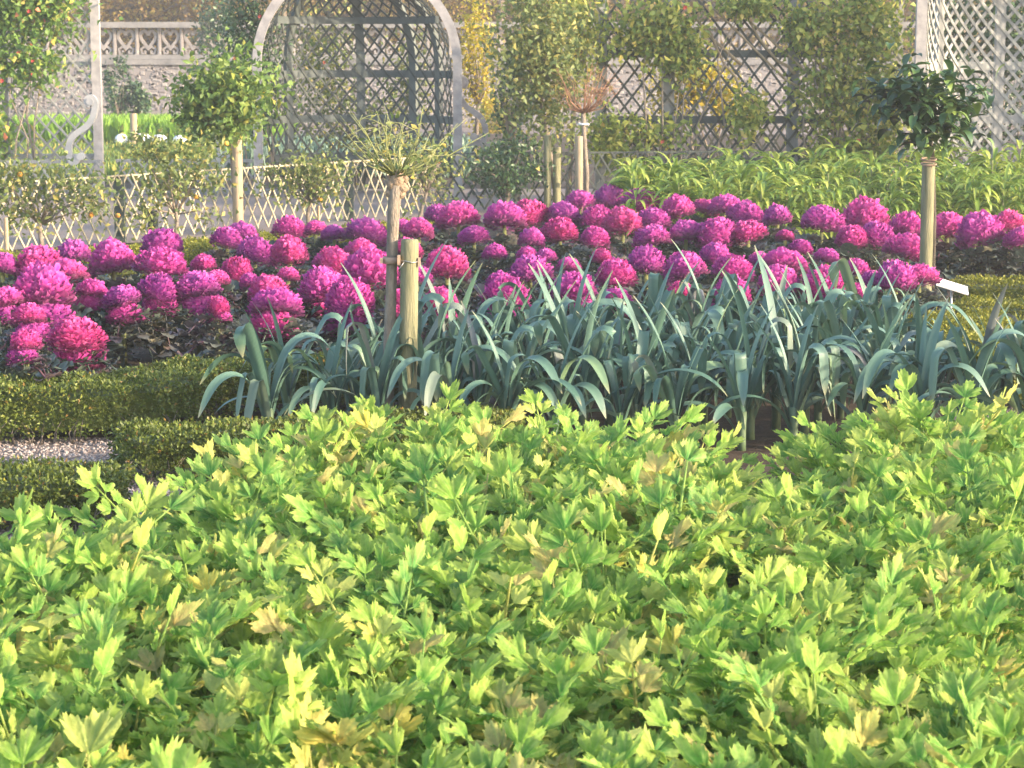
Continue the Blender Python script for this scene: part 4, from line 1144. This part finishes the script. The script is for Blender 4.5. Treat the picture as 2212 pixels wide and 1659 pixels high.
# ------------------------------------------------------------------ leeks
def leek_leaf(style, v):
    rnd = random.Random(100 + v)
    mb = MB()
    L = rnd.uniform(.54, .72); n = 26; Wd = rnd.uniform(.042, .060)
    el = {'up': rnd.uniform(1.36, 1.52), 'arch': rnd.uniform(1.2, 1.45), 'fold': rnd.uniform(1.25, 1.5), 'out': rnd.uniform(.9, 1.15)}[style]
    if style == 'up': L *= .90; Wd *= .75
    kink = rnd.uniform(.42, .68); kdrop = rnd.uniform(2.3, 3.0)
    kw = rnd.choice((2.0, 3.0, 5.0))
    tp = .82 if style == 'fold' else (.72 if style in ('arch', 'out') else .5)
    twist = rnd.uniform(-.7, .7); sway = rnd.uniform(-.3, .3)
    p = Vector((0.0, 0, 0)); e = el; az = 0.0; vs, ts, es = [], [], []
    for k in range(n + 1):
        t = k / n
        d = Vector((math.cos(e) * math.cos(az), math.cos(e) * math.sin(az), math.sin(e)))
        s = Vector((-math.sin(az), math.cos(az), 0)); up = s.cross(d)
        if up.dot(Vector((0, 0, 1))) < 0 and e < PI / 2 and e > -PI / 2: up = -up
        tw = twist * t; s2 = s * math.cos(tw) + up * math.sin(tw); u2 = up * math.cos(tw) - s * math.sin(tw)
        w = Wd * (.62 + .38 * min(t / .3, 1)) * (1 - max(0, (t - tp) / (1 - tp)) ** 2.0) * .5 + .0015
        V = (.55 * (1 - t) + .10) * w                          # keel depth
        for a in (-1, -.5, 0, .5, 1):
            vs.append(p + s2 * w * a + u2 * V * abs(a)); ts.append(t); es.append((a + 1) / 2)
        p = p + d * (L / n)
        if style == 'up': e -= .012 * (1 + 2 * t)
        elif style == 'arch': e -= (.02 + .34 * max(0, math.sin(PI * min(max((t - .25) / .6, 0), 1)))) * .62
        elif style == 'fold': e -= .012 + (kdrop / kw if kink <= t < kink + kw / n else 0)
        else: e -= .09 * (t > .15)
        az += sway / n
    fs = [(k * 5 + a, k * 5 + a + 1, k * 5 + a + 6, k * 5 + a + 5) for k in range(n) for a in range(4)]
    mb.add(vs, fs, ts, es)
    return mb.mesh('leaf', M['leek'], True, True)
LEEK = {st: [leek_leaf(st, 20 * i + v) for v in range(c)] for i, (st, c) in enumerate((('up', 6), ('arch', 8), ('fold', 7), ('out', 4)))}
mb = MB(); mb.tube([(0, 0, -.005), (0, 0, .05), (0, 0, .12), (0, 0, .20)], [.022, .021, .021, .024], 10); leek_stem = mb.mesh('shank', M['leek_stem'])
def leek_plant(x, y, label):
    o = empty('leek_plant', (x, y, 0), random.uniform(-.7, .7) + (PI if random.random() < .5 else 0)); tag(o, label, 'leek', 'leeks in the dense bed')
    sc = random.uniform(.80, 1.0); o.scale = (sc, sc, sc)
    link(bpy.data.objects.new('shank', leek_stem), o)
    nl = random.randint(11, 13)
    for k in range(nl):
        t = k / (nl - 1)
        if k == nl - 1: st = 'up'
        else: st = random.choices(['up', 'arch', 'fold', 'out'], [.12, .30, .53, .05] if t > .3 else [.0, .5, .25, .25])[0]
        lf = link(bpy.data.objects.new('leaf', random.choice(LEEK[st])), o)
        a = (0 if k % 2 else PI) + random.uniform(-.8, .8)
        lf.location = (.010 * math.cos(a), .010 * math.sin(a), .05 + .15 * t)
        lf.rotation_euler = (random.uniform(-.08, .08), 0, a)
        q = (.84 + .18 * t) * random.uniform(.80, 1.06); lf.scale = (q, q, q)
def leek_back(px):
    return float(np.interp(px, [540, 760, 1000, 1300, 1950, 2020, 2250], [9.65, 9.95, 10.6, 11.4, 11.5, 9.95, 9.95]))
ri = 0; yy = 9.28
while yy < 11.8:
    x = x_at(575, yy) + (0.13 if ri % 2 else 0); i = 0
    while x < x_at(2290, yy):
        px = W0 / 2 + x / yy * FPX
        if yy <= leek_back(px) and not (abs(x - b.x) < .10 and abs(yy - KY) < .12) and abs(x - (b.x + qx)) > .05:
            leek_plant(x + random.uniform(-.05, .05), yy + random.uniform(-.06, .06), 'blue green leek, %s from left in the %s leek row from the front' % (ordn(i), ordn(ri)))
            i += 1
        x += .25
    yy += .30; ri += 1

# ------------------------------------------------------------------ celery
def leaflet(mb, base, d, nrm, L, Wf, rnd, tint):
    """wedge-based leaflet cut into three toothed lobes, crinkled"""
    d = d.normalized(); s = d.cross(nrm).normalized(); nrm = s.cross(d).normalized()
    n = 35; amax = 1.2
    lob = [(-.72 + rnd.uniform(-.08, .08), rnd.uniform(.62, .85)), (rnd.uniform(-.05, .05), 1.0), (.72 + rnd.uniform(-.08, .08), rnd.uniform(.62, .85))]
    vs, es, ts, ls = [base], [0.0], [tint], [0.5]
    cup = rnd.uniform(-.5, .5); curl = rnd.uniform(-.3, .6); fold = rnd.uniform(.15, .6); ph = rnd.uniform(0, 6)
    for rf in (.42, .72, 1.0):
        for k in range(n):
            a = (k / (n - 1) * 2 - 1) * amax
            g = max(am * math.exp(-(abs(a - c) / .33) ** 2.6) for c, am in lob)
            r = .46 + .54 * g
            if rf == 1.0: r *= (1.0 + (.085 if k % 2 else -.07) + rnd.uniform(-.06, .06))
            else: r = r * .55 + .45 * .55
            r *= (1 - .35 * (abs(a) / amax) ** 5)
            x = math.sin(a) * r * rf * Wf; y = math.cos(a) * r * rf
            z = fold * abs(x) * (1 - .4 * rf) - curl * y * y * .5 + cup * x * x + .07 * rf * math.sin(a * 7 + ph) + rnd.uniform(-.05, .05) * rf
            vs.append(base + (s * x + d * y + nrm * z) * L); es.append(max(0, (rf - .4) / .6)); ts.append(tint); ls.append(a / amax * .5 + .5)
    fs = [(0, 1 + k, 2 + k) for k in range(n - 1)]
    for q in range(2):
        a0 = 1 + q * n; b0 = a0 + n
        fs += [(a0 + k, b0 + k, b0 + k + 1, a0 + k + 1) for k in range(n - 1)]
    mb.add(vs, fs, ts, es, ls)
def celery_leaf(v, short=False):
    rnd = random.Random(500 + v); mb = MB()
    h = rnd.uniform(.19, .255) * (.6 if short else 1)
    lean = rnd.uniform(.08, .42)
    p = [Vector((0, 0, 0)), Vector((.03 * lean, 0, h * .35)), Vector((.18 * lean, 0, h * .75)), Vector((.36 * lean, 0, h))]
    d = (p[3] - p[2]).normalized()
    el = math.atan2(d.z, d.x) - rnd.uniform(-.15, .35); d = Vector((math.cos(el), 0, math.sin(el)))
    roll = rnd.uniform(-.9, .9)
    side = Vector((0, 1, 0)); nrm = side.cross(d) * -1
    if nrm.x > 0: nrm = -nrm
    side = (side * math.cos(roll) + nrm * math.sin(roll)).normalized(); nrm = d.cross(side).normalized()
    q = [p[3] + d * .05, p[3] + d * .10, p[3] + d * .14]
    v0 = len(mb.v)
    mb.tube(p + q, [.0065, .006, .005, .004, .0032, .0026, .002], 6)
    for i in range(v0, len(mb.v)): mb.t[i] = .95; mb.e[i] = .55
    pairs = [(p[3] + d * .005, .056, 1.05), (q[0] + d * .005, .064, .95)]
    if rnd.random() < .8: pairs.append((q[1], .058, .75))
    pairs.append((p[3] - d * .030, .050, 1.15))
    lets, todo = [], []
    for pos, L, ang in pairs:
        for sg in (-1, 1):
            dd = d * math.cos(ang) + side * sg * math.sin(ang) + nrm * rnd.uniform(-.35, .35)
            tip = pos + dd.normalized() * .018
            mb.tube([pos, tip], [.002, .0016], 4)
            todo.append((tip, dd + d * .25, nrm + Vector((rnd.uniform(-.5, .5), rnd.uniform(-.5, .5), rnd.uniform(-.3, .3))), L * rnd.uniform(.62, 1.0), rnd.uniform(.85, 1.2)))
    todo.append((q[2], d + Vector((rnd.uniform(-.2, .2), rnd.uniform(-.2, .2), 0)), nrm, .068 * rnd.uniform(.75, 1.2), rnd.uniform(.85, 1.2)))
    stalk = mb.mesh('stalk_leaf', M['celery'], True, True)         # petiole and rachis alone
    for a in todo:
        ti = rnd.random(); st = rnd.getstate()
        one = MB(); leaflet(one, *a, rnd, ti); lets.append(one.mesh('leaflet', M['celery'], True, True))
        rnd.setstate(st); leaflet(mb, *a, rnd, ti)
    return mb.mesh('stalk_leaf', M['celery'], True, True), stalk, lets
CEL = [celery_leaf(v) for v in range(22)]
CELS = [celery_leaf(50 + v, True) for v in range(6)]
def celery_far(px):
    return float(np.interp(px, [-60, 0, 200, 330, 560, 900, 1450, 1560, 1720, 1800, 1950, 2260], [5.85, 5.95, 6.3, 6.75, 7.5, 8.0, 7.9, 7.0, 7.0, 7.8, 8.15, 8.25]))
def celery_plant(x, y, label):
    o = empty('celery_plant', (x, y, 0), random.uniform(0, 2 * PI)); tag(o, label, 'celery', 'celery plants in the dense front bed')
    sc = random.uniform(.84, 1.10); o.scale = (sc, sc, sc * random.uniform(.92, 1.08))
    for k in range(20):
        inner = k < 16
        full, stalk, lets = random.choice(CEL if inner else CELS)
        near = y < 4.35
        lf = link(bpy.data.objects.new('stalk_leaf', stalk if near else full), o)
        ripe = random.random(); lf.color = (ripe, ripe, ripe, 1)
        if near:
            for me in lets:
                lo = link(bpy.data.objects.new('leaflet', me), lf); lo.color = (ripe, ripe, ripe, 1)
        a = k * 2.4 + random.uniform(-.5, .5)
        r = random.uniform(.01, .035)
        lf.location = (r * math.cos(a), r * math.sin(a), 0)
        lf.rotation_euler = (random.uniform(-.12, .12), random.uniform(-.05, .25) if inner else random.uniform(.25, .6), a)
        q = random.uniform(.85, 1.15) * (1.18 if random.random() < .03 else 1); lf.scale = (q, q, q)
nc = 0; ri = 0; yy = 8.35
while yy > 3.5:
    x = x_at(-90, yy) + (.12 if ri % 2 else 0); i = 0
    while x < x_at(2310, yy):
        px = W0 / 2 + x / yy * FPX
        if yy <= celery_far(px):
            celery_plant(x + random.uniform(-.06, .06), yy + random.uniform(-.06, .06), 'yellow green celery, %s from left in the %s celery row counted from the leeks' % (ordn(i), ordn(ri)))
            i += 1; nc += 1
        x += .235
    yy -= .23; ri += 1
print('celery', nc, 'objects', len(bpy.data.objects))

# ------------------------------------------------------------------ soft evening air
mb = MB(); mb.box((0, 90, 4.6), 310, 310, 11.4)
hz = mb.build('haze', None, None, False); tag(hz, kind='stuff')
m, nt, out = new_mat('evening_haze')
v = nt.nodes.new('ShaderNodeVolumePrincipled')
v.inputs['Color'].default_value = (0.95, 0.94, 0.93, 1)
v.inputs['Density'].default_value = 0.0024
v.inputs['Anisotropy'].default_value = 0.3
nt.links.new(v.outputs[0], out.inputs['Volume'])
hz.data.materials.append(m)
